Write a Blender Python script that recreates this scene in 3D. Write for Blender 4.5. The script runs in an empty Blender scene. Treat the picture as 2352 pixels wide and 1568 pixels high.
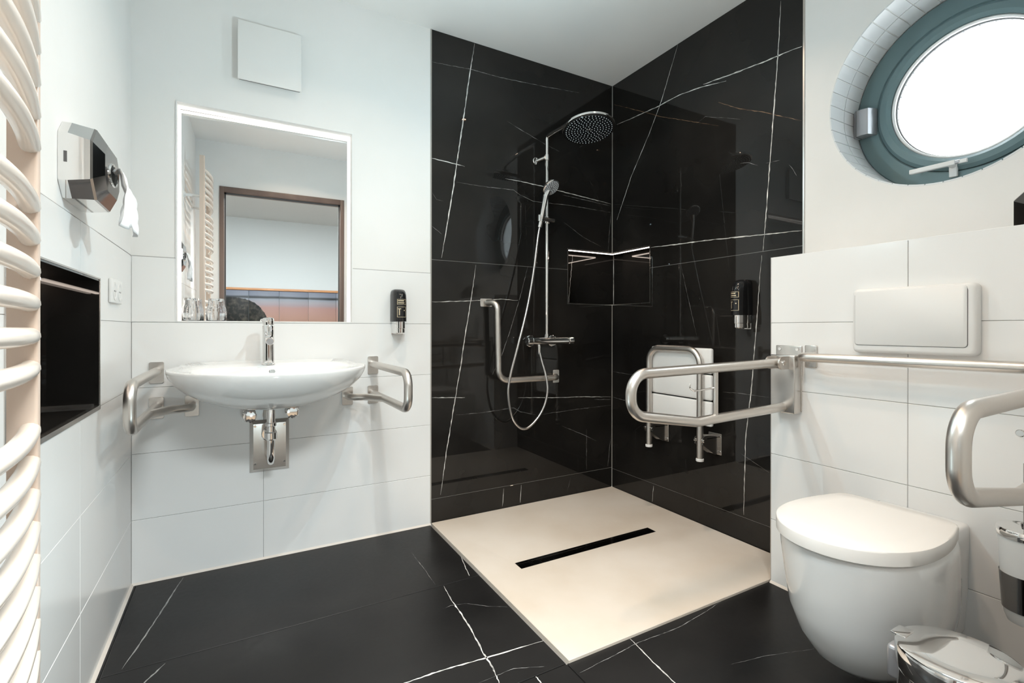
SKY=10.0; EXPO=-0.12; FLASH=15.0; KEYC=(0.70,0.92,1.0); KEYP=(-1.55,-.97,1.62); FILL2=3.2; FILLP2=(-1.92,-1.15,.50); FILLC2=(0.70,0.93,1.0); FILL3=5.0; LED=1.7; LEDN=20.0; DOWNP=6.4; DOWNS=128; DOWNC=(1.0,.76,.57); BEDP=200.0
import bpy, math, random
from mathutils import Vector, Matrix
random.seed(7)
PI=math.pi
scene=bpy.context.scene
COL=scene.collection

# ------------------------------------------------------------------ camera
F_PX=1125.746; YAW=0.5115; PITCH=-0.0008; ROLL=0.0012; PPX=1176.04; PPY=755.375
cam_d=bpy.data.cameras.new('camera'); cam=bpy.data.objects.new('camera',cam_d); COL.objects.link(cam)
fw=Vector((math.sin(YAW)*math.cos(PITCH),math.cos(YAW)*math.cos(PITCH),math.sin(PITCH)))
rt=Vector((math.cos(YAW),-math.sin(YAW),0)); up=rt.cross(fw)
r2=rt*math.cos(ROLL)+up*math.sin(ROLL); u2=-rt*math.sin(ROLL)+up*math.cos(ROLL)
m=Matrix((r2,u2,-fw)).transposed().to_4x4(); m.translation=Vector((-2.0597,-2.3822,1.0)); cam.matrix_world=m
cam_d.sensor_width=36; cam_d.lens=F_PX/2352*36
cam_d.shift_x=(1176-PPX)/2352; cam_d.shift_y=(PPY-784)/2352
cam_d.clip_start=0.02; cam_d.clip_end=60
scene.camera=cam

# ------------------------------------------------------------------ world, lights, exposure
w=bpy.data.worlds.new('sky'); scene.world=w; w.use_nodes=True
bg=w.node_tree.nodes['Background']; bg.inputs['Color'].default_value=(0.88,0.965,1.0,1); bg.inputs['Strength'].default_value=SKY
vs=scene.view_settings; vs.view_transform='Standard'; vs.look='None'; vs.gamma=1; vs.use_curve_mapping=False; vs.exposure=EXPO

def light(name,kind,loc,power,color,size=0.05,spread=None,rot=(0,0,0)):
    d=bpy.data.lights.new(name,kind); d.energy=power; d.color=color
    if kind=='AREA':
        d.shape='DISK'; d.size=size
        if spread: d.spread=spread
    else: d.shadow_soft_size=size
    o=bpy.data.objects.new(name,d); o.location=loc; o.rotation_euler=rot; COL.objects.link(o); return o
DOWN=[(-0.62,-0.90),(-1.60,-0.80),(-1.30,-1.62),(-1.70,-1.70)]
# added bodiless point lights standing in for the photographer's flashes: key and fills
light('flash_stand_in','POINT',KEYP,FLASH,KEYC,0.0)
light('added_fill_ceiling','POINT',(-1.05,-.72,1.90),FILL3,(.66,.91,1.0),0.0)
light('added_fill_low','POINT',FILLP2,FILL2,FILLC2,0.0)

# ------------------------------------------------------------------ materials
MAT={}
def mat(name,color=(.8,.8,.8),rough=.5,metal=0.,spec=.5,emit=None,estr=0,trans=0,ior=1.45,coat=0,aniso=0,sss=0):
    m=bpy.data.materials.new(name); m.use_nodes=True; b=m.node_tree.nodes['Principled BSDF']
    b.inputs['Base Color'].default_value=(*color,1); b.inputs['Roughness'].default_value=rough
    b.inputs['Metallic'].default_value=metal; b.inputs['Specular IOR Level'].default_value=spec
    b.inputs['IOR'].default_value=ior; b.inputs['Transmission Weight'].default_value=trans
    b.inputs['Coat Weight'].default_value=coat; b.inputs['Coat Roughness'].default_value=.05
    if emit: b.inputs['Emission Color'].default_value=(*emit,1); b.inputs['Emission Strength'].default_value=estr
    MAT[name]=m; return m
def nd(m,kind,**kw):
    n=m.node_tree.nodes.new(kind)
    for k,v in kw.items(): setattr(n,k,v)
    return n
def noise_color(m,scale,c1,c2,detail=4,stretch=None,p0=.35,p1=.65):
    nt=m.node_tree; tc=nd(m,'ShaderNodeTexCoord'); nz=nd(m,'ShaderNodeTexNoise'); nz.inputs['Scale'].default_value=scale; nz.inputs['Detail'].default_value=detail
    src=tc.outputs['Object']
    if stretch:
        mp=nd(m,'ShaderNodeMapping'); mp.inputs['Scale'].default_value=stretch; nt.links.new(src,mp.inputs['Vector']); src=mp.outputs['Vector']
    nt.links.new(src,nz.inputs['Vector'])
    cr=nd(m,'ShaderNodeValToRGB'); e=cr.color_ramp.elements; e[0].position=p0; e[1].position=p1; e[0].color=(*c1,1); e[1].color=(*c2,1)
    nt.links.new(nz.outputs['Fac'],cr.inputs['Fac']); nt.links.new(cr.outputs['Color'],nt.nodes['Principled BSDF'].inputs['Base Color'])
    return nz
def noise_bump(m,scale,strength,dist=.002,stretch=None,rough=None):
    nt=m.node_tree; tc=nd(m,'ShaderNodeTexCoord'); nz=nd(m,'ShaderNodeTexNoise'); nz.inputs['Scale'].default_value=scale; nz.inputs['Detail'].default_value=3
    src=tc.outputs['Object']
    if stretch:
        mp=nd(m,'ShaderNodeMapping'); mp.inputs['Scale'].default_value=stretch; nt.links.new(src,mp.inputs['Vector']); src=mp.outputs['Vector']
    nt.links.new(src,nz.inputs['Vector'])
    bp=nd(m,'ShaderNodeBump'); bp.inputs['Strength'].default_value=strength; bp.inputs['Distance'].default_value=dist
    nt.links.new(nz.outputs['Fac'],bp.inputs['Height']); nt.links.new(bp.outputs['Normal'],nt.nodes['Principled BSDF'].inputs['Normal'])
    if rough:
        mr=nd(m,'ShaderNodeMapRange'); mr.inputs['To Min'].default_value=rough[0]; mr.inputs['To Max'].default_value=rough[1]
        nt.links.new(nz.outputs['Fac'],mr.inputs['Value']); nt.links.new(mr.outputs['Result'],nt.nodes['Principled BSDF'].inputs['Roughness'])
m=mat('plaster',(.80,.79,.77),.7,spec=.3); noise_color(m,3,(.825,.82,.80),(.85,.84,.825)); noise_bump(m,140,.12,.001)
m=mat('ceiling_paint',(.78,.77,.75),.8,spec=.2); noise_color(m,2,(.87,.86,.84),(.89,.88,.86))
m=mat('white_tile',(.80,.80,.79),.22,spec=.5); noise_color(m,1.5,(.835,.84,.835),(.87,.865,.855)); noise_bump(m,30,.05,.001,(1,1,6))
mat('grout',(.36,.35,.34),.8)
m=mat('black_slab',(.012,.011,.010),.015,spec=.42); noise_color(m,1.6,(.008,.0075,.007),(.020,.018,.016))
m=mat('black_floor',(.03,.03,.03),.36,spec=.25); noise_color(m,2.3,(.009,.0085,.0085),(.018,.017,.0165)); noise_bump(m,60,.06,.001,rough=(.30,.42))
m=mat('vein',(.62,.60,.57),.12,spec=.5); noise_color(m,26,(.20,.19,.18),(.80,.78,.74),p0=.25,p1=.6)
m=mat('vein_thin',(.3,.29,.28),.1,spec=.5); noise_color(m,30,(.06,.06,.06),(.42,.41,.40))
m=mat('vein_rust',(.35,.2,.1),.1,spec=.5); noise_color(m,30,(.10,.055,.03),(.42,.26,.15))
m=mat('vein_grey',(.3,.3,.29),.3,spec=.4); noise_color(m,30,(.16,.16,.155),(.30,.30,.29))
mat('joint_light',(.38,.36,.33),.6)
m=mat('brushed_steel',(.66,.62,.58),.34,1.0); noise_bump(m,30,.04,.0004,(10,10,1),rough=(.32,.40))
m=mat('satin_plate',(.64,.61,.58),.24,1.0); noise_bump(m,25,.03,.0004,(1,1,10),rough=(.19,.28))
m=mat('hose',(.60,.57,.55),.28,1.0)
mat('chrome',(.80,.79,.78),.05,1.0); mat('dark_chrome',(.32,.30,.29),.10,1.0)
mat('ceramic',(.83,.83,.82),.07,spec=.55,coat=.3)
m=mat('seat_plastic',(.84,.82,.79),.22,spec=.5)
mat('white_plastic',(.82,.82,.81),.45); mat('vent_white',(.82,.81,.79),.6,spec=.25)
mat('black_plastic',(.012,.012,.013),.12,spec=.5); mat('dark_hole',(.004,.004,.004),.6)
mat('label_gold',(.62,.52,.36),.35,.3)
mat('label_ivory',(.75,.72,.64),.4)
m=mat('tray',(.72,.62,.52),.42,spec=.4); noise_color(m,2.2,(.66,.57,.475),(.74,.665,.585),detail=6); noise_bump(m,90,.10,.0008)
m=mat('window_grey',(.11,.17,.185),.34,spec=.5); noise_color(m,4,(.135,.205,.22),(.15,.225,.24))
m=mat('mosaic',(.76,.78,.79),.25)
mat('hinge_grey',(.45,.45,.47),.28,.6)
mat('rubber',(.12,.12,.12),.6)
mat('mirror',(.93,.93,.93),.0,1.0)
mat('glass',(1,1,1),.0,trans=1,ior=1.45); mat('frosted',(.92,.94,.94),.45,trans=.25,ior=1.3)
mat('led',(1,1,1),.5,emit=(1.0,.93,.84),estr=LED); mat('led_niche',(1,1,1),.5,emit=(1.0,.84,.72),estr=LEDN)
mat('lamp_disc',(1,1,1),.5,emit=(1.0,.62,.36),estr=9)
mat('lacquer',(.78,.71,.64),.22,spec=.5,coat=.2)  # radiator tubes, toned down to cream for warm shade
mat('radiator_post_shaded',(.66,.53,.44),.3,spec=.5)  # warm shade on the posts put into their colour, darker than the tubes
mat('tissue',(.86,.87,.88),.9,spec=.1)
m=mat('frame_brown',(.17,.12,.10),.4); noise_color(m,8,(.15,.105,.09),(.20,.145,.12),stretch=(1,1,.1))
mat('bed_wall',(.66,.70,.71),.8,spec=.2)
m=mat('bed_floor',(.25,.17,.11),.4); noise_color(m,4,(.22,.15,.095),(.30,.21,.14),stretch=(1,8,1))
m=mat('orange_wood',(.55,.27,.12),.4); noise_color(m,6,(.50,.24,.10),(.60,.31,.15),stretch=(1,1,8))
m=mat('caulk',(.72,.66,.60),.5)
# seascape print: sky, horizon, pink sand and a dark wet boulder
m=mat('seascape',(.4,.4,.5),.45,spec=.3)
nt=m.node_tree; g=nd(m,'ShaderNodeNewGeometry'); sp=nd(m,'ShaderNodeSeparateXYZ'); nt.links.new(g.outputs['Position'],sp.inputs['Vector'])
def mth(op,a,b=None,c=None):
    n=nd(m,'ShaderNodeMath',operation=op)
    for i,v in enumerate((a,b,c)):
        if v is None: continue
        if isinstance(v,(int,float)): n.inputs[i].default_value=v
        else: nt.links.new(v,n.inputs[i])
    return n.outputs[0]
nz=nd(m,'ShaderNodeTexNoise'); nz.inputs['Scale'].default_value=5; mp=nd(m,'ShaderNodeMapping'); mp.inputs['Scale'].default_value=(.5,1,4)
nt.links.new(g.outputs['Position'],mp.inputs['Vector']); nt.links.new(mp.outputs['Vector'],nz.inputs['Vector'])
zz=mth('ADD',sp.outputs['Z'],mth('MULTIPLY',mth('SUBTRACT',nz.outputs['Fac'],.5),.022))
fz=mth('DIVIDE',mth('SUBTRACT',zz,.91),.60)
cr=nd(m,'ShaderNodeValToRGB'); nt.links.new(fz,cr.inputs['Fac']); el=cr.color_ramp.elements
cols=[(0,(.32,.19,.14)),(.3,(.37,.22,.175)),(.54,(.36,.215,.195)),(.60,(.30,.245,.26)),(.67,(.30,.28,.30)),(.74,(.25,.27,.31)),(.775,(.03,.035,.04)),(.795,(.03,.035,.04)),(.83,(.19,.21,.26)),(1,(.16,.18,.24))]
el[0].position=0; el[0].color=(*cols[0][1],1); el[1].position=1; el[1].color=(*cols[-1][1],1)
for p_,c_ in cols[1:-1]:
    e=el.new(p_); e.color=(*c_,1)
dx=mth('DIVIDE',mth('SUBTRACT',sp.outputs['X'],-2.27),.46); dz=mth('DIVIDE',mth('SUBTRACT',sp.outputs['Z'],.92),.45)
n2=nd(m,'ShaderNodeTexNoise'); n2.inputs['Scale'].default_value=22; n2.inputs['Detail'].default_value=6; nt.links.new(g.outputs['Position'],n2.inputs['Vector'])
rr=mth('ADD',mth('ADD',mth('POWER',mth('ABSOLUTE',dx),2.2),mth('POWER',mth('ABSOLUTE',dz),2.2)),mth('MULTIPLY',mth('SUBTRACT',n2.outputs['Fac'],.5),.12))
rock=mth('LESS_THAN',rr,1.0)
rc=nd(m,'ShaderNodeValToRGB'); nt.links.new(n2.outputs['Fac'],rc.inputs['Fac']); rc.color_ramp.elements[0].position=.45; rc.color_ramp.elements[0].color=(.006,.006,.005,1); rc.color_ramp.elements[1].position=.85; rc.color_ramp.elements[1].color=(.09,.08,.06,1)
mx=nd(m,'ShaderNodeMix',data_type='RGBA'); nt.links.new(rock,mx.inputs['Factor']); nt.links.new(cr.outputs['Color'],mx.inputs[6]); nt.links.new(rc.outputs['Color'],mx.inputs[7])
nt.links.new(mx.outputs[2],nt.nodes['Principled BSDF'].inputs['Base Color'])

# ------------------------------------------------------------------ mesh helpers (world coordinates)
class MB:
    def __init__(s): s.v=[]; s.f=[]; s.mi=[]
    def add(s,v,f,mi=0):
        o=len(s.v); s.v+= [tuple(p) for p in v]; s.f+= [tuple(i+o for i in q) for q in f]; s.mi+= [mi]*len(f); return s
    def box(s,a,b,mi=0,bev=0):
        x0,y0,z0=[min(a[i],b[i]) for i in range(3)]; x1,y1,z1=[max(a[i],b[i]) for i in range(3)]
        if bev<=0:
            return s.add([(x0,y0,z0),(x1,y0,z0),(x1,y1,z0),(x0,y1,z0),(x0,y0,z1),(x1,y0,z1),(x1,y1,z1),(x0,y1,z1)],
              [(0,3,2,1),(4,5,6,7),(0,1,5,4),(1,2,6,5),(2,3,7,6),(3,0,4,7)],mi)
        import bmesh
        bm=bmesh.new(); bmesh.ops.create_cube(bm,size=1)
        for v in bm.verts: v.co=Vector(((x0+x1)/2+v.co.x*(x1-x0),(y0+y1)/2+v.co.y*(y1-y0),(z0+z1)/2+v.co.z*(z1-z0)))
        bmesh.ops.bevel(bm,geom=bm.edges[:],offset=min(bev,.49*min(x1-x0,y1-y0,z1-z0)),segments=3,profile=.5,affect='EDGES')
        bm.verts.index_update(); vv=[v.co.copy() for v in bm.verts]; ff=[[v.index for v in f.verts] for f in bm.faces]; bm.free()
        return s.add(vv,ff,mi)
    def rings(s,rs,mi=0,cap0=True,cap1=True,closed=True):
        n=len(rs[0]); v=[p for r in rs for p in r]; f=[]
        for k in range(len(rs)-1):
            for i in range(n if closed else n-1):
                j=(i+1)%n; f.append((k*n+i,k*n+j,(k+1)*n+j,(k+1)*n+i))
        if cap0: f.append(tuple(range(n-1,-1,-1)))
        if cap1: f.append(tuple((len(rs)-1)*n+i for i in range(n)))
        return s.add(v,f,mi)
    def lathe(s,o,ax,prof,n=32,mi=0,cap0=True,cap1=True):
        ax=Vector(ax).normalized(); o=Vector(o); a=ax.orthogonal().normalized(); b=ax.cross(a)
        return s.rings([[o+ax*h+(a*math.cos(2*PI*i/n)+b*math.sin(2*PI*i/n))*max(r,1e-5) for i in range(n)] for r,h in prof],mi,cap0,cap1)
    def cyl(s,p,q,r,n=24,mi=0,bev=0):
        d=Vector(q)-Vector(p); L=d.length
        pr=[(r-bev,0),(r,bev),(r,L-bev),(r-bev,L)] if bev else [(r,0),(r,L)]
        return s.lathe(p,d,pr,n,mi)
    def tube(s,pts,r,n=16,mi=0,fil=None,seg=8,caps=True):
        P=[Vector(p) for p in pts]; path=[P[0]]
        for i in range(1,len(P)-1):
            R=fil[i] if isinstance(fil,dict) and i in fil else (fil if isinstance(fil,(int,float)) else 0)
            if not R: path.append(P[i]); continue
            d0=(P[i-1]-P[i]); d1=(P[i+1]-P[i]); l0=d0.length; l1=d1.length; d0/=l0; d1/=l1
            ang=d0.angle(d1)
            if ang>PI-.02: path.append(P[i]); continue
            t=min(R/math.tan(ang/2),.49*l0 if i>1 else .98*l0,.49*l1 if i<len(P)-2 else .98*l1); Rr=t*math.tan(ang/2)
            bis=(d0+d1).normalized(); c=P[i]+bis*(Rr/math.sin(ang/2)); a=P[i]+d0*t-c; b=P[i]+d1*t-c
            th=a.angle(b); k=max(2,int(seg*th/1.57)+1)
            for j in range(k+1):
                u=j/k; path.append(c+(a*math.sin((1-u)*th)+b*math.sin(u*th))/math.sin(th))
        path.append(P[-1])
        return s.sweep(path,r,n,mi,caps)
    def sweep(s,path,r,n=16,mi=0,caps=True):
        P=[Vector(p) for p in path]; P=[p for i,p in enumerate(P) if i==0 or (p-P[i-1]).length>1e-6]
        t=(P[1]-P[0]).normalized(); a=t.orthogonal().normalized(); rs=[]
        for i,p in enumerate(P):
            t2=((P[i+1]-p).normalized() if i<len(P)-1 else (p-P[i-1]).normalized())
            if 0<i<len(P)-1: t2=((P[i+1]-p).normalized()+(p-P[i-1]).normalized()).normalized()
            q=t.rotation_difference(t2); a=q@a; a=(a-t2*a.dot(t2)).normalized(); t=t2; b=t.cross(a)
            rr=r(i/(len(P)-1)) if callable(r) else r
            rs.append([p+(a*math.cos(2*PI*k/n)+b*math.sin(2*PI*k/n))*rr for k in range(n)])
        return s.rings(rs,mi,caps,caps)
    def prism(s,poly,d,mi=0):
        a=[Vector(p) for p in poly]; d=Vector(d); return s.rings([a,[p+d for p in a]],mi)
ROOT={}
def world_loc(o):
    return ROOT.get(o.name,Vector((0,0,0)))
def make(name,mb,mats,parent=None,origin=None,angle=35,smooth=True):
    if not isinstance(mats,(list,tuple)): mats=[mats]
    o0=world_loc(parent) if parent else Vector(origin or (0,0,0))
    me=bpy.data.meshes.new(name); me.from_pydata([tuple(Vector(p)-o0) for p in mb.v],[],mb.f)
    for x in mats: me.materials.append(MAT[x])
    for p,i in zip(me.polygons,mb.mi): p.material_index=i
    import bmesh
    bm=bmesh.new(); bm.from_mesh(me); bmesh.ops.recalc_face_normals(bm,faces=bm.faces[:]); bm.to_mesh(me); bm.free()
    if smooth:
        for p in me.polygons: p.use_smooth=True
        me.set_sharp_from_angle(angle=math.radians(angle))
    me.update()
    o=bpy.data.objects.new(name,me); COL.objects.link(o)
    if parent: o.parent=parent
    else: o.location=o0
    ROOT[o.name]=o0
    return o
def thing(name,label,cat,loc,group=None):
    o=bpy.data.objects.new(name,None); COL.objects.link(o); o.location=loc; o.empty_display_size=.05
    ROOT[o.name]=Vector(loc); o['label']=label; o['category']=cat
    if group: o['group']=group
    return o
def tag(o,label,cat,group=None):
    o['label']=label; o['category']=cat
    if group: o['group']=group
    return o
def struct(name,mb,mats,**k):
    o=make(name,mb,mats,**k); o['kind']='structure'; return o
def lab(o,l): o['label']=l; return o

def grid_wall(mb,fixed,axis,u,z,hole,depth,back,mi=0,hmi=None,open_at=None):
    """wall with front plane at fixed (axis 0 = x, 1 = y), rectangle u x z, rectangular recesses [(u0,u1,z0,z1,deep)]"""
    us=sorted(set([u[0],u[1]]+[h[i] for h in hole for i in (0,1)])); zs=sorted(set([z[0],z[1]]+[h[i] for h in hole for i in (2,3)]))
    def P(a,b,c):   # a along wall, b depth plane, c height
        return (b,a,c) if axis==0 else (a,b,c)
    for i in range(len(us)-1):
        for j in range(len(zs)-1):
            uc=(us[i]+us[i+1])/2; zc=(zs[j]+zs[j+1])/2; pl=fixed; 
            for h in hole:
                if h[0]<uc<h[1] and h[2]<zc<h[3]: pl=None
            if pl is None: continue
            mb.add([P(us[i],pl,zs[j]),P(us[i+1],pl,zs[j]),P(us[i+1],pl,zs[j+1]),P(us[i],pl,zs[j+1])],[(0,1,2,3)],mi)
    for h in hole:
        f=h[4]; 
        for (a0,c0,a1,c1) in ((h[0],h[2],h[1],h[2]),(h[1],h[2],h[1],h[3]),(h[1],h[3],h[0],h[3]),(h[0],h[3],h[0],h[2])):
            if open_at is not None and a0==a1==open_at: continue
            mb.add([P(a0,fixed,c0),P(a1,fixed,c1),P(a1,f,c1),P(a0,f,c0)],[(0,1,2,3)],mi)
        mb.add([P(h[0],f,h[2]),P(h[1],f,h[2]),P(h[1],f,h[3]),P(h[0],f,h[3])],[(0,1,2,3)],mi)
    # outer back and edges
    a0,a1=u; c0,c1=z
    mb.add([P(a0,back,c0),P(a1,back,c0),P(a1,back,c1),P(a0,back,c1)],[(0,1,2,3)],mi)
    for (x0,y0,x1,y1) in ((a0,c0,a1,c0),(a1,c0,a1,c1),(a1,c1,a0,c1),(a0,c1,a0,c0)):
        if open_at is not None and x0==x1==open_at: continue
        mb.add([P(x0,fixed,y0),P(x1,fixed,y1),P(x1,back,y1),P(x0,back,y0)],[(0,1,2,3)],mi)

def slab_cells(rect,holes):
    """split rect (u0,u1,z0,z1) minus holes into rectangles"""
    us=sorted(set([rect[0],rect[1]]+[min(max(h[i],rect[0]),rect[1]) for h in holes for i in (0,1)]))
    zs=sorted(set([rect[2],rect[3]]+[min(max(h[i],rect[2]),rect[3]) for h in holes for i in (2,3)]))
    return us,zs
def tile_obj(name,parent,axis,front,thick,rect,mats,holes=(),veins=(),gap=.0015,bev=.0012,mi=0):
    """one tile/slab: front face at 'front', going 'thick' (signed) into the wall; holes cut out; veins = [(width_px,[(u,z)..])]"""
    u0,u1,z0,z1=rect; u0+=gap/2; u1-=gap/2; z0+=gap/2; z1-=gap/2
    hs=[h for h in holes if h[0]<u1 and h[1]>u0 and h[2]<z1 and h[3]>z0]
    mb=MB(); back=front+thick
    def P(a,b,c): return (b,a,c) if axis==0 else ((a,b,c) if axis==1 else (a,c,b))
    if not hs:
        s=1 if thick>0 else -1
        r0=[(u0,z0),(u1,z0),(u1,z1),(u0,z1)]; r1=[(u0+bev,z0+bev),(u1-bev,z0+bev),(u1-bev,z1-bev),(u0+bev,z1-bev)]
        mb.rings([[P(a,back,c) for a,c in r0],[P(a,front+s*bev,c) for a,c in r0],[P(a,front,c) for a,c in r1]],mi)
    else:
        us,zs=slab_cells((u0,u1,z0,z1),hs)
        solid={}
        for i in range(len(us)-1):
            for j in range(len(zs)-1):
                uc=(us[i]+us[i+1])/2; zc=(zs[j]+zs[j+1])/2
                solid[i,j]=not any(h[0]<uc<h[1] and h[2]<zc<h[3] for h in hs)
        for (i,j),ok in solid.items():
            if not ok: continue
            a0,a1,c0,c1=us[i],us[i+1],zs[j],zs[j+1]
            mb.add([P(a0,front,c0),P(a1,front,c0),P(a1,front,c1),P(a0,front,c1)],[(0,1,2,3)],mi)
            mb.add([P(a0,back,c0),P(a1,back,c0),P(a1,back,c1),P(a0,back,c1)],[(0,1,2,3)],mi)
            for di,dj,q in ((-1,0,(a0,c0,a0,c1)),(1,0,(a1,c0,a1,c1)),(0,-1,(a0,c0,a1,c0)),(0,1,(a0,c1,a1,c1))):
                if not solid.get((i+di,j+dj),False):
                    mb.add([P(q[0],front,q[1]),P(q[2],front,q[3]),P(q[2],back,q[3]),P(q[0],back,q[1])],[(0,1,2,3)],mi)
    s=-1 if thick>0 else 1
    for wd,pl in veins:
        base=1 if wd>=2.4 else 2
        if wd<0: base=3
        wd=abs(wd); hw=wd*.00062
        pts=[]
        for (a,b),(c,d) in zip(pl[:-1],pl[1:]):
            L=math.hypot(c-a,d-b); k=max(2,int(L/.018))
            for q in range(k): pts.append((a+(c-a)*q/k,b+(d-b)*q/k))
        pts.append(pl[-1]); n=len(pts); L=[];Rr=[]
        jit=[0,0]
        for k,(a,b) in enumerate(pts):
            a2,b2=pts[min(k+1,n-1)]; a1,b1=pts[max(k-1,0)]; l=math.hypot(a2-a1,b2-b1) or 1; nx,nz=-(b2-b1)/l,(a2-a1)/l
            j=random.uniform(-1,1)*.0011; ww=hw*random.uniform(.45,1.25)*(min(1,.25+4*min(k,n-1-k)/n))
            ca,cb=a+nx*j,b+nz*j
            L.append((ca+nx*ww,cb+nz*ww)); Rr.append((ca-nx*ww,cb-nz*ww))
        def cl(p): return (min(max(p[0],u0),u1),min(max(p[1],z0),z1))
        L=[cl(p) for p in L]; Rr=[cl(p) for p in Rr]
        fp=front+s*.0002
        for k in range(n-1):
            cx=(L[k][0]+Rr[k+1][0])/2; cz=(L[k][1]+Rr[k+1][1])/2
            if any(h[0]<cx<h[1] and h[2]<cz<h[3] for h in hs): continue
            mb.add([P(L[k][0],fp,L[k][1]),P(L[k+1][0],fp,L[k+1][1]),P(Rr[k+1][0],fp,Rr[k+1][1]),P(Rr[k][0],fp,Rr[k][1])],[(0,1,2,3)],mi+base)
    return make(name,mb,mats,parent,smooth=False)
# marble veins: (weight, [(along wall, height)...])
BU=[(5,[(-0.954,2.521),(-0.989,2.304),(-1.024,2.066),(-1.054,1.877),(-1.078,1.714),(-1.107,1.552),(-1.14,1.364)]),(2,[(-1.195,2.359),(-0.967,2.379),(-0.796,2.38),(-0.541,2.397),(-0.261,2.423)]),(3,[(-1.195,1.869),(-1.066,1.861),(-1.009,1.857)]),(1.5,[(-1.058,1.767),(-0.901,1.766),(-0.713,1.774),(-0.67,1.751),(-0.584,1.727),(-0.324,1.735),(-0.012,1.73)]),(1.5,[(-0.755,2.149),(-0.657,2.116),(-0.51,2.069),(-0.403,2.043)]),(3,[(-0.768,1.829),(-0.685,1.829),(-0.495,1.82),(-0.356,1.808),(-0.012,1.784)]),(1.5,[(-0.387,1.791),(-0.012,1.771)]),(1,[(-0.372,1.631),(-0.227,1.554),(-0.092,1.51)]),(1,[(-1.195,1.698),(-1.167,1.662),(-1.131,1.657)]),(1,[(-1.195,1.525),(-1.138,1.486)]),(1.5,[(-0.012,1.724),(-0.025,1.586),(-0.032,1.482)])]
BL=[(4,[(-0.945,1.341),(-0.97,1.172),(-1.003,0.987),(-1.032,0.804),(-1.057,0.668),(-1.081,0.533),(-1.113,0.355),(-1.144,0.143)]),(2.5,[(-1.192,1.136),(-0.978,1.147),(-0.794,1.162),(-0.684,1.158)]),(2,[(-0.621,1.352),(-0.661,1.207),(-0.728,1.006),(-0.786,0.855),(-0.845,0.749)]),(3,[(-1.191,0.647),(-1.064,0.638),(-1.007,0.635)]),(2.5,[(-0.683,0.613),(-0.417,0.595),(-0.258,0.589),(-0.01,0.572)]),(2,[(-0.141,0.565),(-0.01,0.556)]),(1.5,[(-1.057,0.547),(-0.9,0.547),(-0.711,0.559),(-0.669,0.533),(-0.567,0.507)]),(1,[(-0.538,0.505),(-0.29,0.515),(-0.009,0.52)]),(1.2,[(-0.385,0.425),(-0.225,0.357),(-0.117,0.305)]),(1.2,[(-0.201,0.389),(-0.201,0.142)]),(2,[(-0.009,0.329),(-0.027,0.194),(-0.033,0.14)])]
BS=[(2.5,[(-0.774,0.118),(-0.782,0.019)]),(2.5,[(-0.662,0.12),(-0.668,0.021)]),(1,[(-0.318,0.111),(-0.344,0.032)])]
RU=[(3,[(-0.525,2.523),(-0.411,2.271),(-0.312,2.111),(-0.17,1.912),(-0.044,1.676)]),(4,[(-0.042,2.269),(-0.17,2.259),(-0.379,2.247),(-0.534,2.249),(-0.675,2.23),(-0.823,2.196)]),(5,[(-0.689,2.238),(-0.898,2.21),(-1.028,2.196),(-1.128,2.189),(-1.187,2.18)]),(4,[(-1.096,2.424),(-1.085,2.226),(-1.069,2.023),(-1.054,1.837),(-1.038,1.63),(-1.021,1.419),(-1.013,1.343)]),(-1.5,[(-0.014,2.405),(-0.206,2.297),(-0.411,2.179),(-0.648,2.061),(-0.779,1.996)]),(1,[(-0.648,2.056),(-0.702,2.07),(-0.899,1.985)]),(-2,[(-0.779,2.111),(-0.898,2.033),(-1.008,1.976),(-1.109,1.917),(-1.184,1.872)]),(1.5,[(-0.899,1.777),(-0.944,1.768),(-0.987,1.741)]),(1.5,[(-1.029,1.739),(-1.09,1.734)]),(1,[(-1.132,1.703),(-1.151,1.675),(-1.166,1.644)]),(4,[(-0.331,1.464),(-0.536,1.453),(-0.755,1.442),(-0.853,1.435),(-0.988,1.425),(-1.188,1.412)])]
RL=[(3.5,[(-1.009,1.331),(-0.999,1.227),(-0.978,0.951),(-0.957,0.71),(-0.93,0.505),(-0.92,0.134)]),(1.2,[(-0.545,1.35),(-0.594,1.171),(-0.65,0.966)]),(1,[(-0.009,0.731),(-0.21,0.724),(-0.349,0.728)]),(1.2,[(-0.806,0.693),(-0.901,0.698),(-1.045,0.697)]),(1,[(-0.901,0.418),(-1.046,0.363)]),(1.5,[(-0.009,0.57),(-0.21,0.561)])]
RS=[(2.5,[(-0.353,0.111),(-0.344,0.017)])]
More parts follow.
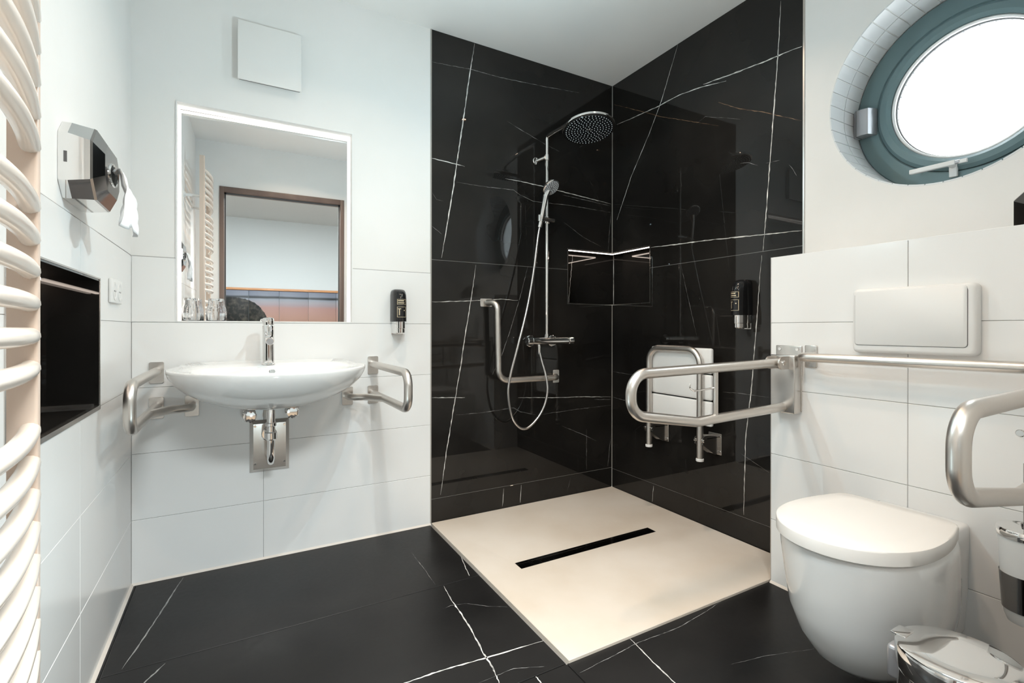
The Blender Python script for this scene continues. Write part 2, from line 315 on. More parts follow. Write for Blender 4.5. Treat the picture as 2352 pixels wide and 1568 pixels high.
FL=[(4,[(-1.357,-0.592),(-1.369,-0.691),(-1.373,-0.8),(-1.381,-0.908),(-1.397,-1.024),(-1.4,-1.089),(-1.413,-1.159)]),(1.5,[(-1.379,-0.253),(-1.379,-0.4),(-1.383,-0.567)]),(2.5,[(-1.197,-0.378),(-1.222,-0.488),(-1.239,-0.57)]),(1.2,[(-1.418,-0.738),(-1.386,-0.731),(-1.332,-0.745),(-1.271,-0.801),(-1.211,-0.838)]),(4,[(-1.753,-1.024),(-1.633,-1.03),(-1.542,-1.031),(-1.408,-1.045),(-1.204,-1.062)]),(1.2,[(-1.463,-1.131),(-1.349,-1.128),(-1.265,-1.164)]),(4,[(-0.952,-1.192),(-0.97,-1.308),(-0.98,-1.401),(-0.993,-1.555)]),(2,[(-1.201,-1.238),(-1.071,-1.229),(-0.955,-1.218),(-0.766,-1.225),(-0.616,-1.208),(-0.506,-1.189)]),(1.2,[(-0.773,-1.429),(-0.645,-1.456),(-0.485,-1.51)]),(-4,[(-2.247,-0.023),(-2.307,-0.35),(-2.357,-0.59)]),(-4,[(-2.245,-0.601),(-2.287,-0.67),(-2.325,-0.745)]),(2.5,[(-1.309,-1.186),(-1.31,-1.217)])]

# ================================================================== SETTING
W=2.417; XB=-1.1975; D=.2187; Y1=-1.1936; H=2.5263; YF=-2.24; FT=.10
ROWS=[0,.2508,.5085,.7662,1.0238,1.2815]
MIR=(-2.272,-1.587,1.029,1.915,.088)            # mirror recess in the back wall
NB=(-.343,0,1.149,1.476,.09)                   # corner niche, back wall wing
NR=(-.324,0,1.149,1.476,.09)                   # corner niche, right wall wing
NL=(-1.19,-.503,.762,1.146,-W-.15)             # niche in the left wall
WIN=(-1.657,1.852,.361,.20)                    # round window: y, z, radius, reveal depth

# floor
mb=MB().box((-W-.2,YF-FT-.02,-.06),(.1,.1,-.009)); floor=struct('floor',mb,'grout')
cols=[(-W,-2.401),(-2.401,-1.2),(-1.2,-.003)]
rows=[(-.586,0),(-1.186,-.586),(-1.786,-1.186),(-2.386,-1.786)]
for cx in cols:
    for ry in rows:
        y0=max(ry[0],YF-FT); y1_=ry[1]
        if cx[0]==-1.2 and ry[0]>-1.2: continue      # the shower tray lies here
        vs_=[(w_,pl) for w_,pl in FL if any(cx[0]-.01<=p[0]<=cx[1]+.01 and y0-.01<=p[1]<=y1_+.01 for p in pl)]
        # clip the polylines to this tile
        cv=[]
        for w_,pl in vs_:
            q=[]
            for (a,b),(c,d) in zip(pl[:-1],pl[1:]):
                for k in range(12): q.append((a+(c-a)*k/12,b+(d-b)*k/12))
            q.append(pl[-1]); seg=[p for p in q if cx[0]<=p[0]<=cx[1] and y0<=p[1]<=y1_]
            if len(seg)>2: cv.append((w_,seg[::3]+[seg[-1]]))
        tile_obj('floor_tile',floor,2,0,-.009,(cx[0],cx[1],y0,y1_),['black_floor','vein','vein_thin','vein_grey'],veins=cv,gap=.003)
# shower tray (its own thing further down) and ceiling
struct('ceiling',MB().box((-W-.2,YF-FT,H),(.4,.3,H+.08)),'ceiling_paint')

# back wall
mb=MB(); grid_wall(mb,.003,1,(-W-.2,.0),(-.05,H+.02),[(MIR[0],MIR[1],MIR[2],MIR[3],.003+MIR[4]),(NB[0],NB[1],NB[2],NB[3],.1)],0,.32,open_at=0)
wall_back=struct('wall_back',mb,'plaster',smooth=False)
mb=MB().box((XB+.002,.0015,0),(0,.0029,NB[2]-.005)).box((XB+.002,.0015,NB[3]+.005),(0,.0029,H)).box((XB+.002,.0015,NB[2]-.01),(NB[0]-.003,.0029,NB[3]+.01))
make('slab_joint',mb,'joint_light',wall_back,smooth=False)
mb=MB().box((-W,.0014,0),(XB,.0029,MIR[2]-.004)).box((-W,.0014,MIR[2]-.01),(MIR[0]-.003,.0029,1.2835)).box((MIR[1]+.003,.0014,MIR[2]-.01),(XB,.0029,1.2835))
make('grout',mb,'grout',wall_back,smooth=False)
bxs=[-W,-1.958,XB]
for i in range(2):
    for j in range(5):
        tile_obj('tile',wall_back,1,0,.003,(bxs[i],bxs[i+1],ROWS[j],ROWS[j+1]),'white_tile',holes=[(MIR[0]-.001,MIR[1]+.001,MIR[2]-.001,3)])
ZJ1,ZJ2=.128,1.352
SM=['black_slab','vein','vein_thin','vein_rust']
for zr,vv in (((0,ZJ1),BS),((ZJ1,ZJ2),BL),((ZJ2,H),BU)):
    tile_obj('stone_slab',wall_back,1,0,.003,(XB+.003,-.001,zr[0],zr[1]),SM,holes=[(NB[0],.1,NB[2],NB[3])],veins=vv,gap=.002)
# right wall: plaster with a round window opening, black slabs in the shower
mb=MB(); grid_wall(mb,.003,0,(Y1,.0),(-.05,H+.02),[(NR[0],NR[1],NR[2],NR[3],.1)],0,.32,open_at=0)
yc,zc,rw,dw=WIN; n=72; a0,a1,c0,c1=YF-FT,Y1,-.05,H+.02
ring=[(yc+rw*math.cos(2*PI*k/n),zc+rw*math.sin(2*PI*k/n)) for k in range(n)]
def onrect(y,z):
    dy,dz=y-yc,z-zc; t=1e9
    if dy>1e-9: t=min(t,(a1-yc)/dy)
    if dy<-1e-9: t=min(t,(a0-yc)/dy)
    if dz>1e-9: t=min(t,(c1-zc)/dz)
    if dz<-1e-9: t=min(t,(c0-zc)/dz)
    return (yc+dy*t,zc+dz*t)
outer=[onrect(*p) for p in ring]
cor=[(a1,c1),(a0,c1),(a0,c0),(a1,c0)]
for k in range(n):
    k2=(k+1)%n; p,q,P_,Q_=ring[k],ring[k2],outer[k],outer[k2]
    mb.add([(.003,)+p,(.003,)+q,(.003,)+Q_,(.003,)+P_],[(0,1,2,3)])
    if abs(P_[0]-Q_[0])>1e-6 and abs(P_[1]-Q_[1])>1e-6:
        c=min(cor,key=lambda c:abs(c[0]-P_[0])+abs(c[1]-P_[1])+abs(c[0]-Q_[0])+abs(c[1]-Q_[1]))
        mb.add([(.003,)+P_,(.003,)+Q_,(.003,)+c],[(0,1,2)])
    mb.add([(.003,)+p,(.003,)+q,(.32,)+q,(.32,)+p],[(0,1,2,3)])
    mb.add([(.32,)+p,(.32,)+q,(.32,)+Q_,(.32,)+P_],[(0,1,2,3)])
wall_right=struct('wall_right',mb,'plaster',smooth=False)
mb=MB().box((.0015,Y1+.002,0),(.0029,0,NR[2]-.005)).box((.0015,Y1+.002,NR[3]+.005),(.0029,0,H)).box((.0015,Y1+.002,NR[2]-.01),(.0029,NR[0]-.003,NR[3]+.01))
make('slab_joint',mb,'joint_light',wall_right,smooth=False)
for zr,vv in (((0,.122),RS),((.122,1.348),RL),((1.348,H),RU)):
    tile_obj('stone_slab',wall_right,0,0,.003,(Y1+.002,-.001,zr[0],zr[1]),SM,holes=[(NR[0],.1,NR[2],NR[3])],veins=vv,gap=.002)
# mosaic lining of the window reveal
NM=45
for rowi,(x0,x1) in enumerate(((.002,.0995),(.1025,.1985))):
    me=None
    for k in range(NM):
        if me is None:
            mb=MB(); da=PI/NM*.955; r1=rw+.001; r0=rw-.004
            pr=[(a,r) for r in (r1,) for a in (-da,da)]
            A=[(x0,r1*math.sin(a),r1*math.cos(a)) for a in (-da,0,da)]+[(x0,r0*math.sin(a),r0*math.cos(a)) for a in (da*.97,0,-da*.97)]
            B_=[(x1,)+p[1:] for p in A]
            mb.rings([A,B_]); t=make('mosaic_tile',mb,'mosaic',wall_right,smooth=False); me=t.data
        else:
            t=bpy.data.objects.new('mosaic_tile',me); COL.objects.link(t); t.parent=wall_right
        t.location=(0,yc,zc); t.rotation_euler=(2*PI*k/NM,0,0)
# low boxed-out wall behind the toilet
low=struct('wall_lower_right',MB().box((-D+.003,YF,0),(.0,Y1+.0-.003,1.2785)),'grout')
bys=[YF,Y1-.4535-.5,Y1-.4535,Y1]
bys=[YF,-1.647,Y1]
for i in range(2):
    for j in range(5): tile_obj('tile',low,0,-D,.003,(bys[i],bys[i+1],ROWS[j],ROWS[j+1]),'white_tile')
for j in range(5): tile_obj('tile',low,1,Y1,-.003,(-D+.001,-.001,ROWS[j],ROWS[j+1]),'white_tile')
mb=MB().box((-D,YF,1.2785),(.001,Y1,1.2815),bev=.001); make('cover_tile',mb,'white_tile',low)
# left wall with a lit niche
mb=MB(); grid_wall(mb,-W-.003,0,(YF-FT,.3),(-.05,H+.02),[NL],0,-W-.3)
wall_left=struct('wall_left',mb,'plaster',smooth=False)
mb=MB().box((-W-.0014,YF,0),(-W-.0029,0,NL[2]-.004)).box((-W-.0014,NL[1]+.003,.7),(-W-.0029,0,1.2835)).box((-W-.0014,YF,.7),(-W-.0029,NL[0]-.003,1.279)).box((-W-.0014,YF,NL[3]+.004),(-W-.0029,0,1.2835))
make('grout',mb,'grout',wall_left,smooth=False)
lys=[0,-.711,-1.484,YF]
for i in range(3):
    for j in range(5): tile_obj('tile',wall_left,0,-W,-.003,(lys[i+1],lys[i],ROWS[j],ROWS[j+1]),'white_tile',holes=[NL])
# black stone lining of the left niche
x0,x1=-W-.0005,-W-.149
def lining(parent,boxes,name='niche_lining',mt='black_slab'):
    for a,b in boxes: make(name,MB().box(a,b),mt,parent,smooth=False)
lining(wall_left,[((x1,NL[0]+.0005,NL[2]+.0005),(x1+.004,NL[1]-.0005,NL[3]-.0005)),
                  ((x0,NL[1]-.005,NL[2]+.0005),(x1+.004,NL[1]-.0005,NL[3]-.0005)),((x0,NL[0]+.0005,NL[2]+.0005),(x1+.004,NL[0]+.005,NL[3]-.0005)),
                  ((x0,NL[0]+.005,NL[2]+.0005),(x1+.004,NL[1]-.005,NL[2]+.006)),((x0,NL[0]+.005,NL[3]-.006),(x1+.004,NL[1]-.005,NL[3]-.0005))])
# steel edge profile round the left niche
mb=MB()
for a,b in (((-W+.0015,NL[1]-.003,NL[2]-.003),(-W-.016,NL[1]+.004,NL[3]+.003)),((-W+.0015,NL[0]-.004,NL[2]-.003),(-W-.012,NL[0]+.003,NL[3]+.003)),
            ((-W+.0015,NL[0],NL[2]-.004),(-W-.012,NL[1],NL[2]+.008)),((-W+.0015,NL[0],NL[3]-.001),(-W-.004,NL[1],NL[3]+.003))): mb.box(a,b)
make('niche_edge_profile',mb,'satin_plate',wall_left)
# light at the far end of jamb: a second thin steel line where sill meets jamb
make('niche_edge_profile',MB().box((-W-.012,NL[1]-.009,NL[2]+.006),(-W-.145,NL[1]-.005,NL[2]+.014)),'satin_plate',wall_left)
# black lining of the corner niche
q=.0895
lining(wall_back,[((NB[0]+.0005,q,NB[2]+.0005),(q+.006,q+.006,NB[3]-.0005)),((NB[0]+.0005,.0005,NB[2]+.0005),(NB[0]+.006,q,NB[3]-.0005)),
                  ((NB[0]+.006,.0005,NB[2]+.0005),(q,q,NB[2]+.006)),((NB[0]+.006,.0005,NB[3]-.006),(q,q,NB[3]-.0005))])
lining(wall_right,[((q,NR[0]+.0005,NR[2]+.0005),(q+.006,q,NR[3]-.0005)),((.0005,NR[0]+.0005,NR[2]+.0005),(q,NR[0]+.006,NR[3]-.0005)),
                  ((.0005,NR[0]+.006,NR[2]+.0005),(q,.0,NR[2]+.006)),((.0005,NR[0]+.006,NR[3]-.006),(q,.0,NR[3]-.0005))])
mb=MB()   # vein in the niche back
vp=[(-.272+.030*k/40+.0014*math.sin(k*.9)+.001*math.sin(k*2.3),NB[2]+.008+k*.0074) for k in range(41)]
for (xa,za),(xb_,zb_) in zip(vp[:-1],vp[1:]): mb.add([(xa-.0018,q-.0003,za),(xa+.0018,q-.0003,za),(xb_+.0018,q-.0003,zb_),(xb_-.0018,q-.0003,zb_)],[(0,1,2,3)])
make('stone_vein',mb,'vein',wall_back,smooth=False)
e=.0022
mb=MB().box((NB[0]-e,-.0015,NB[2]-e),(NB[0]+e,.004,NB[3]+e)).box((NB[0],-.0015,NB[2]-e),(0,.004,NB[2]+e)).box((NB[0],-.0015,NB[3]-e),(0,.004,NB[3]+e))
make('niche_edge_profile',mb,'satin_plate',wall_back)
mb=MB().box((-.0015,NR[0]-e,NR[2]-e),(.004,NR[0]+e,NR[3]+e)).box((-.0015,NR[0],NR[2]-e),(.004,0,NR[2]+e)).box((-.0015,NR[0],NR[3]-e),(.004,0,NR[3]+e))
make('niche_edge_profile',mb,'satin_plate',wall_right)
# trims
struct('trim_1',MB().box((XB-.0025,-.0012,0),(XB+.0035,.002,H)),'joint_light')
struct('trim_2',MB().box((-.0015,Y1-.004,1.2815),(.002,Y1+.002,H)).box((-D-.0005,Y1-.001,0),(-D+.004,Y1+.0008,1.2815)),'brushed_steel')
struct('trim_3',MB().box((-.003,-.003,.012),(0,0,NB[2]-.002)).box((-.003,-.003,NB[3]+.002),(0,0,H)),'joint_light')
struct('trim_4',MB().box((q-.003,q-.003,NB[2]+.007),(q,q,NB[3]-.007)),'vein')
struct('baseboard_back',MB().prism([(-W,0,0),(-W,-.007,0),(-W,0,.008)],(W+XB,0,0)),'caulk')
struct('baseboard_left',MB().prism([(-W,0,0),(-W+.009,0,0),(-W,0,.009)],(0,YF,0)),'caulk')
struct('baseboard_right',MB().prism([(-D,Y1,0),(-D-.008,Y1,0),(-D,Y1,.008)],(0,YF-Y1,0)),'caulk')
# front wall with the open doorway
DX0,DX1,DZ=-2.253,-1.256,2.160
mb=MB(); 
mb.box((-W-.2,YF-FT,-.05),(DX0+.01,YF,H)).box((DX1-.01,YF-FT,-.05),(.3,YF,H)).box((DX0+.01,YF-FT,DZ-.01),(DX1-.01,YF,H))
struct('wall_front',mb,'plaster')
mb=MB()
for (a,b) in (((DX0,0),(DX0+.035,DZ)),((DX1-.035,0),(DX1,DZ)),((DX0+.035,DZ-.045),(DX1-.035,DZ))):
    mb.box((a[0],YF-FT-.012,a[1]),(b[0],YF+.012,b[1]),bev=.003)
door=struct('door_1',mb,'frame_brown')
mb=MB().box((DX0+.035,YF-.03,0),(DX0+.047,YF-.02,DZ-.045)).box((DX1-.047,YF-.03,0),(DX1-.035,YF-.02,DZ-.045)).box((DX0+.035,YF-.03,DZ-.057),(DX1-.035,YF-.02,DZ-.045))
make('door_seal',mb,'rubber',door)
# bedroom beyond the doorway, seen in the mirror
struct('wall_bedroom',MB().box((-4.2,-5.5,-.05),(1.6,-5.4,2.6)),'bed_wall')
struct('wall_bedroom_left',MB().box((-4.3,-5.5,-.05),(-4.2,YF-FT,2.6)),'bed_wall')
struct('wall_bedroom_right',MB().box((1.6,-5.5,-.05),(1.7,YF-FT,2.6)),'bed_wall')
struct('wall_bedroom_near',MB().box((-4.2,YF-FT,-.05),(-W-.2,YF-FT+.05,2.6)).box((.3,YF-FT,-.05),(1.6,YF-FT+.05,2.6)),'bed_wall')
struct('floor_bedroom',MB().box((-4.2,-5.4,-.06),(1.6,YF-FT-.02,-.002)),'bed_floor')
struct('ceiling_bedroom',MB().box((-4.3,-5.5,2.5),(1.7,YF-FT,2.6)),'bed_wall')
hb=thing('wall_print','long seascape print on glass panels under an orange wooden rail','wall panel',(-1.7,-5.4,.6))
for k in range(7):
    x0=-3.245+k*.393
    make('glass_panel',MB().box((x0+.0015,-5.396,.66),(x0+.3915,-5.378,1.478),bev=.002),'seascape',hb)
make('rail',MB().box((-3.26,-5.40,1.478),(-.47,-5.355,1.510),bev=.004),'orange_wood',hb)
bl=light('bedroom_fill','AREA',(-1.7,-2.75,2.46),BEDP,(.90,.98,1.0),1.0)  # added area light, unseen, stands in for bedroom daylight

# ------------------------------------------------------------------ window
def annulus(mb,r0,r1,x0,x1,n=96,bev=.004,mi=0):
    prof=[(r0,x1),(r0,x0+bev),(r0+bev,x0),(r1-bev,x0),(r1,x0+bev),(r1,x1)]
    rs=[[(x,yc+r*math.cos(2*PI*k/n),zc+r*math.sin(2*PI*k/n)) for k in range(n)] for r,x in prof]
    rs.append(rs[0]); mb.rings(rs,mi,False,False)
mb=MB(); annulus(mb,.283,rw-.0045,dw,dw+.06); win=struct('window_1',mb,'window_grey')
mb=MB(); annulus(mb,.236,.281,dw-.012,dw+.05,bev=.012); make('sash',mb,'window_grey',win)
mb=MB(); annulus(mb,.281,.283,dw+.01,dw+.05,bev=.0005); make('seal',mb,'rubber',win)
mb=MB(); annulus(mb,.226,.236,dw+.004,dw+.04,bev=.004); make('glazing_bead',mb,'white_plastic',win)
mb=MB(); annulus(mb,.2235,.226,dw+.02,dw+.04,bev=.001); make('glazing_seal',mb,'rubber',win)
make('pane',MB().lathe((dw+.030,yc,zc),(1,0,0),[(.2235,0),(.2235,.004)],64),'glass',win)
# hinge cover on the left of the frame, handle below
hg=MB(); hz=1.838
hg.rings([[(dw-.002+dx,yy,hz-.052+.104*k) for dx,yy in ((0,-1.300),(-.03,-1.304),(-.045,-1.318),(-.05,-1.34),(-.044,-1.362),(-.018,-1.374),(0,-1.376))] for k in (0,.02,.98,1)])
hg=make('hinge',hg,'hinge_grey',win)
make('hinge_cap',MB().box((dw-.048,-1.321,hz-.053),(dw-.003,-1.3185,hz+.053)),'rubber',win)
mb=MB().box((dw-.014,-1.632,1.548),(dw-.002,-1.608,1.602),bev=.003).cyl((dw-.012,-1.620,1.588),(dw-.048,-1.620,1.588),.009)
mb.box((dw-.058,-1.640,1.580),(dw-.042,-1.505,1.597),bev=.003).box((dw-.055,-1.672,1.581),(dw-.044,-1.648,1.594),bev=.002)
hd=make('handle',mb,'white_plastic',win)
make('lock_cylinder',MB().cyl((dw-.050,-1.636,1.5885),(dw-.050,-1.652,1.5885),.007),'hinge_grey',hd)

# ------------------------------------------------------------------ lit things
mr=thing('led_mirror','large wall mirror with glowing white edge set in a recess above washbasin','mirror',((MIR[0]+MIR[1])/2,MIR[4],MIR[2]))
cxm,cz=-1.93,1.47; mw,mh=.342,.440
g=make('mirror_glass',MB().box((cxm-mw,.073,cz-mh),(cxm+mw,.077,cz+mh)),'mirror',mr)
th,ti=-.014,-.006
nrm=Vector((math.sin(th)*math.cos(ti),-math.cos(th)*math.cos(ti),math.sin(ti)))
q_=Vector((0,-1,0)).rotation_difference(nrm)
piv=Vector((cxm,.075,cz))-ROOT[mr.name]
g.location=piv-q_@piv; g.rotation_mode='QUATERNION'; g.rotation_quaternion=q_
yy0,yy1=.044,.064
for a,b in (((MIR[0]+.004,yy0,MIR[3]-.0065),(MIR[1]-.004,yy1,MIR[3]-.0008)),((MIR[0]+.0008,yy0,MIR[2]+.002),(MIR[0]+.006,yy1,MIR[3]-.007)),((MIR[1]-.006,yy0,MIR[2]+.002),(MIR[1]-.0008,yy1,MIR[3]-.007))):
    make('led_strip',MB().box(a,b),'led',mr)
mb=MB(); mb.box((MIR[0],-.002,MIR[2]-.004),(MIR[1],.066,MIR[2]+.0015)); make('ledge',mb,'white_tile',mr)
mb=MB().box((MIR[0]-.003,-.002,MIR[2]-.003),(MIR[0]+.001,.01,MIR[3]+.002)).box((MIR[1]-.001,-.002,MIR[2]-.003),(MIR[1]+.003,.01,MIR[3]+.002)).box((MIR[0],-.002,MIR[3]-.001),(MIR[1],.01,MIR[3]+.003)); make('edge_profile',mb,'white_plastic',mr)

t=thing('strip_light','glowing strip light along the top of the shower corner niche','light',(-.17,.004,NB[3]-.01))
make('led_strip',MB().box((NB[0]+.007,.004,NB[3]-.0095),(.004,.010,NB[3]-.0061)),'led_niche',t)
make('led_strip',MB().box((.004,NR[0]+.007,NR[3]-.0095),(.010,.004,NR[3]-.0061)),'led_niche',t)
t=make('strip_light',MB().box((-W-.138,NL[0]+.02,NL[3]-.0095),(-W-.126,NL[1]-.02,NL[3]-.0061)),'led_niche'); tag(t,'thin strip light at the top of the black niche in left wall','light')
dl=['recessed downlight in the ceiling over the shower','recessed downlight in the ceiling over the washbasin','recessed downlight in the ceiling above the toilet','recessed downlight in the ceiling beside the towel radiator']
for (x,y),lb in zip(DOWN,dl):
    t=thing('downlight',lb,'light',(x,y,H),'ceiling downlights')
    make('trim_ring',MB().lathe((x,y,H),(0,0,-1),[(.028,0),(.028,.004),(.040,.004),(.042,0)],40),'white_plastic',t)
    make('lens',MB().lathe((x,y,H-.0005),(0,0,-1),[(.013,.004),(.013,.0085),(.008,.011)],24),'lamp_disc',t)
    l=light('downlight_lamp','AREA',(x,y,H-.006),DOWNP,DOWNC,.054,spread=math.radians(DOWNS))

# ================================================================== SHOWER
T0=.010
tr=thing('shower_tray','flush cream stone-look shower tray sloping to a long slotted drain','shower tray',(-.6,-.6,0))
dxa,dxb,dya,dyb=-1.030,-.262,-.630,-.572; zt=.004
o=[(XB+.004,Y1+.004),( -.0035,Y1+.004),(-.0035,-.0035),(XB+.004,-.0035)]; i=[(dxa,dya),(dxb,dya),(dxb,dyb),(dxa,dyb)]
mb=MB(); rs=[[(x,y,-.0085) for x,y in o],[(x,y,T0-.002) for x,y in o],[(x+(.002 if x<-.5 else -.002),y+(.002 if y<-.5 else -.002),T0) for x,y in o],
   [(x+(.02 if x<-.5 else -.02),y+(.02 if y<-.5 else -.02),T0-.0005) for x,y in o],[(x,y,zt) for x,y in i],[(x,y,-.006) for x,y in i],]
mb.rings(rs,0,True,True); make('tray_body',mb,'tray',tr,angle=1.0)
dr=make('drain_channel',MB().box((dxa+.001,dya+.001,-.0055),(dxb-.001,dyb-.001,-.003)),'dark_hole',tr)
mb=MB().box((dxa+.0015,dya+.0015,-.003),(dxa+.006,dyb-.0015,zt)).box((dxb-.006,dya+.0015,-.003),(dxb-.0015,dyb-.0015,zt)).box((dxa+.006,dya+.0015,-.003),(dxb-.006,dya+.005,zt)).box((dxa+.006,dyb-.017,-.003),(dxb-.006,dyb-.0015,zt+.0002))
make('grate_frame',mb,'dark_chrome',dr)
mb=MB(); k=dxa+.008
while k<dxb-.008: mb.box((k,dya+.005,-.002),(k+.0035,dyb-.017,zt-.0006)); k+=.0082
gb=make('grate_bars',mb,'dark_chrome',dr,smooth=False); gb['kind']='stuff'

# overhead shower
sx,sy=-.532,-.062
t=thing('shower_column','chrome shower column with round rain head and thermostat bar on black wall','shower',(sx,sy,.94))
mb=MB().tube([(sx,sy,.952),(sx,sy,2.085),(sx,-.30,2.083),(sx,-.438,2.066),(sx,-.452,2.035)],.0105,14,fil={1:.016,2:.05,3:.02}); make('riser_pipe',mb,'chrome',t)
hc=Vector((sx,-.440,1.992)); hn=Vector((-.05,-.20,-1)).normalized()
hh=MB().lathe(hc-hn*.045,hn,[(.014,0),(.018,.012),(.03,.018),(.10,.026),(.128,.034),(.131,.041),(.129,.046),(.122,.047)],48); hd=make('rain_head',hh,'chrome',t,angle=50)
make('spray_plate',MB().lathe(hc+hn*.0025,hn,[(.121,0),(.120,.002)],48),'black_plastic',hd)
mb=MB(); a_=hn.orthogonal().normalized(); b_=hn.cross(a_)
for rr_,cnt in ((.113,46),(.099,34),(.085,30),(.071,26),(.057,20),(.043,16),(.029,10),(.015,6)):
    for k in range(cnt):
        an=2*PI*k/cnt+rr_*40; p=hc+hn*.0040+(a_*math.cos(an)+b_*math.sin(an))*rr_; mb.lathe(p,hn,[(.0023,0),(.0017,.0022)],6)
gb=make('nozzles',mb,'white_plastic',hd); gb['kind']='stuff'
make('centre_nozzle',MB().lathe(hc+hn*.004,hn,[(.009,0),(.006,.003)],12),'chrome',hd)
mb=MB().cyl((sx-.040,-.001,1.955),(sx-.040,-.014,1.955),.021,24,bev=.003).cyl((sx-.036,-.012,1.957),(sx-.012,sy,1.965),.010).cyl((sx,sy,1.948),(sx,sy,1.982),.015,24,bev=.002)
make('wall_bracket',mb,'chrome',t)
my=-.080; mz=.932
mb=MB().cyl((-.642,my,mz),(-.40,my,mz),.020,28,bev=.003); mx_=make('thermostat_bar',mb,'chrome',t)
make('flow_knob',MB().cyl((-.674,my,mz),(-.640,my,mz),.0225,28,bev=.004),'chrome',mx_); make('temperature_knob',MB().cyl((-.398,my,mz),(-.364,my,mz),.0215,28,bev=.003),'chrome',mx_)
for k in (-.620,-.470): make('escutcheon',MB().cyl((k+.012,-.001,mz-.002),(k+.012,-.014,mz-.002),.033,28,bev=.004).cyl((k+.012,-.012,mz),(k+.012,my,mz),.015),'chrome',mx_)
mb=MB().cyl((sx,sy,mz),(sx,sy,.97),.014); make('riser_joint',mb,'chrome',mx_)
# slider and hand shower
mb=MB().cyl((-.600,sy-.024,1.613),(-.492,sy-.012,1.611),.0125,20,bev=.002).cyl((-.598,-.098,1.590),(-.598,-.098,1.628),.018,20,bev=.002).cyl((sx,sy,1.592),(sx,sy,1.632),.0155,20,bev=.002)
make('slider',mb,'chrome',t)
hs=thing('hand_shower','small round chrome hand shower resting in its holder beside the riser','shower',(-.59,-.10,1.58))
p0=Vector((-.602,-.095,1.560)); p1=Vector((-.582,-.125,1.728)); 
mb=MB().sweep([p0,p0.lerp(p1,.3),p0.lerp(p1,.7),p1,p1+Vector((.012,-.006,.03))],lambda u:.0125+.004*u,18); make('shower_handle',mb,'chrome',hs)
c=p1+Vector((.022,-.02,.045)); nn=Vector((.16,-.62,-.72)).normalized()
mb=MB().lathe(c-nn*.012,nn,[(.018,-.012),(.040,-.004),(.050,.006),(.051,.014),(.047,.018)],36); make('shower_face',mb,'chrome',hs,angle=50)
m_=make('spray_plate',MB().lathe(c+nn*.0062,nn,[(.0465,0),(.045,.002)],32),'hinge_grey',hs)
mb=MB(); a_=nn.orthogonal().normalized(); b_=nn.cross(a_)
for rr_,cnt in ((.040,20),(.031,16),(.022,12),(.013,7)):
    for k in range(cnt):
        an=2*PI*k/cnt; mb.lathe(c+nn*.008+(a_*math.cos(an)+b_*math.sin(an))*rr_,nn,[(.0022,0),(.0016,.002)],6)
gb=make('nozzles',mb,'white_plastic',hs); gb['kind']='stuff'
# hose
hp=[(-.602,-.095,1.560),(-.617,-.098,1.49),(-.655,-.115,1.30),(-.705,-.13,1.10),(-.765,-.135,.90),(-.803,-.13,.76),(-.815,-.125,.66),(-.792,-.12,.54),(-.745,-.115,.475),(-.690,-.11,.462),(-.625,-.112,.51),(-.580,-.114,.58),(-.560,-.112,.66),(-.566,-.106,.74),(-.586,-.090,.83),(-.594,-.080,.885)]
def catmull(P,k=8):
    P=[Vector(p) for p in P]; P=[P[0]*2-P[1]]+P+[P[-1]*2-P[-2]]; out=[]
    for i in range(1,len(P)-2):
        for j in range(k):
            t_=j/k; a,b,c_,d=P[i-1:i+3]; out.append(.5*((2*b)+(c_-a)*t_+(2*a-5*b+4*c_-d)*t_*t_+(3*b-a-3*c_+d)*t_**3))
    out.append(P[-2]); return out
hose=make('shower_hose',MB().sweep(catmull(hp),.0068,12),'hose',origin=(-.7,-.1,.46)); tag(hose,'silver shower hose hanging in a long loop below the hand shower','hose')
make('hose_nut',MB().lathe((-.594,-.080,.912),(0,0,-1),[(.0095,0),(.0105,.01),(.0085,.05),(.007,.055)],18),'chrome',hose)

# L-shaped grab rail
def plate(mb,c,ax,sz=.042,th=.006,bev=.008,hh=None):
    x,y,z=c; hh=hh or sz
    a=[];k=5
    for cx_,cz_,s0 in ((sz-bev,hh-bev,0),(-sz+bev,hh-bev,1),(-sz+bev,-hh+bev,2),(sz-bev,-hh+bev,3)):
        for j in range(k): an=(s0+j/(k-1))*PI/2; a.append((cx_+bev*math.cos(an),cz_+bev*math.sin(an)))
    if ax==1: r=[[(x+u,y-d,z+v) for u,v in [(p[0]*s,p[1]*s) for p in a]] for d,s in ((0,1),(th-.001,1),(th,.975))]
    else: r=[[(x-d,y+u,z+v) for u,v in [(p[0]*s,p[1]*s) for p in a]] for d,s in ((0,1),(th-.001,1),(th,.975))]
    mb.rings(r)
gr=thing('grab_rail','L-shaped brushed steel grab rail on the black shower wall behind hose','grab rail',(-.65,0,.72))
yo=-.070; 
mb=MB().tube([(-.885,-.003,1.140),(-.852,yo,1.140),(-.842,yo,.722),(-.47,yo,.722),(-.432,-.003,.722)],.0165,20,fil={1:.04,2:.06,3:.04},seg=8); make('rail_tube',mb,'brushed_steel',gr)
for c,(hw_,hh_) in (((-.885,-.0005,1.140),(.036,.022)),((-.430,-.0005,.722),(.022,.038))):
    mb=MB(); plate(mb,c,1,hw_,hh=hh_,bev=.006); make('wall_plate',mb,'satin_plate',gr)

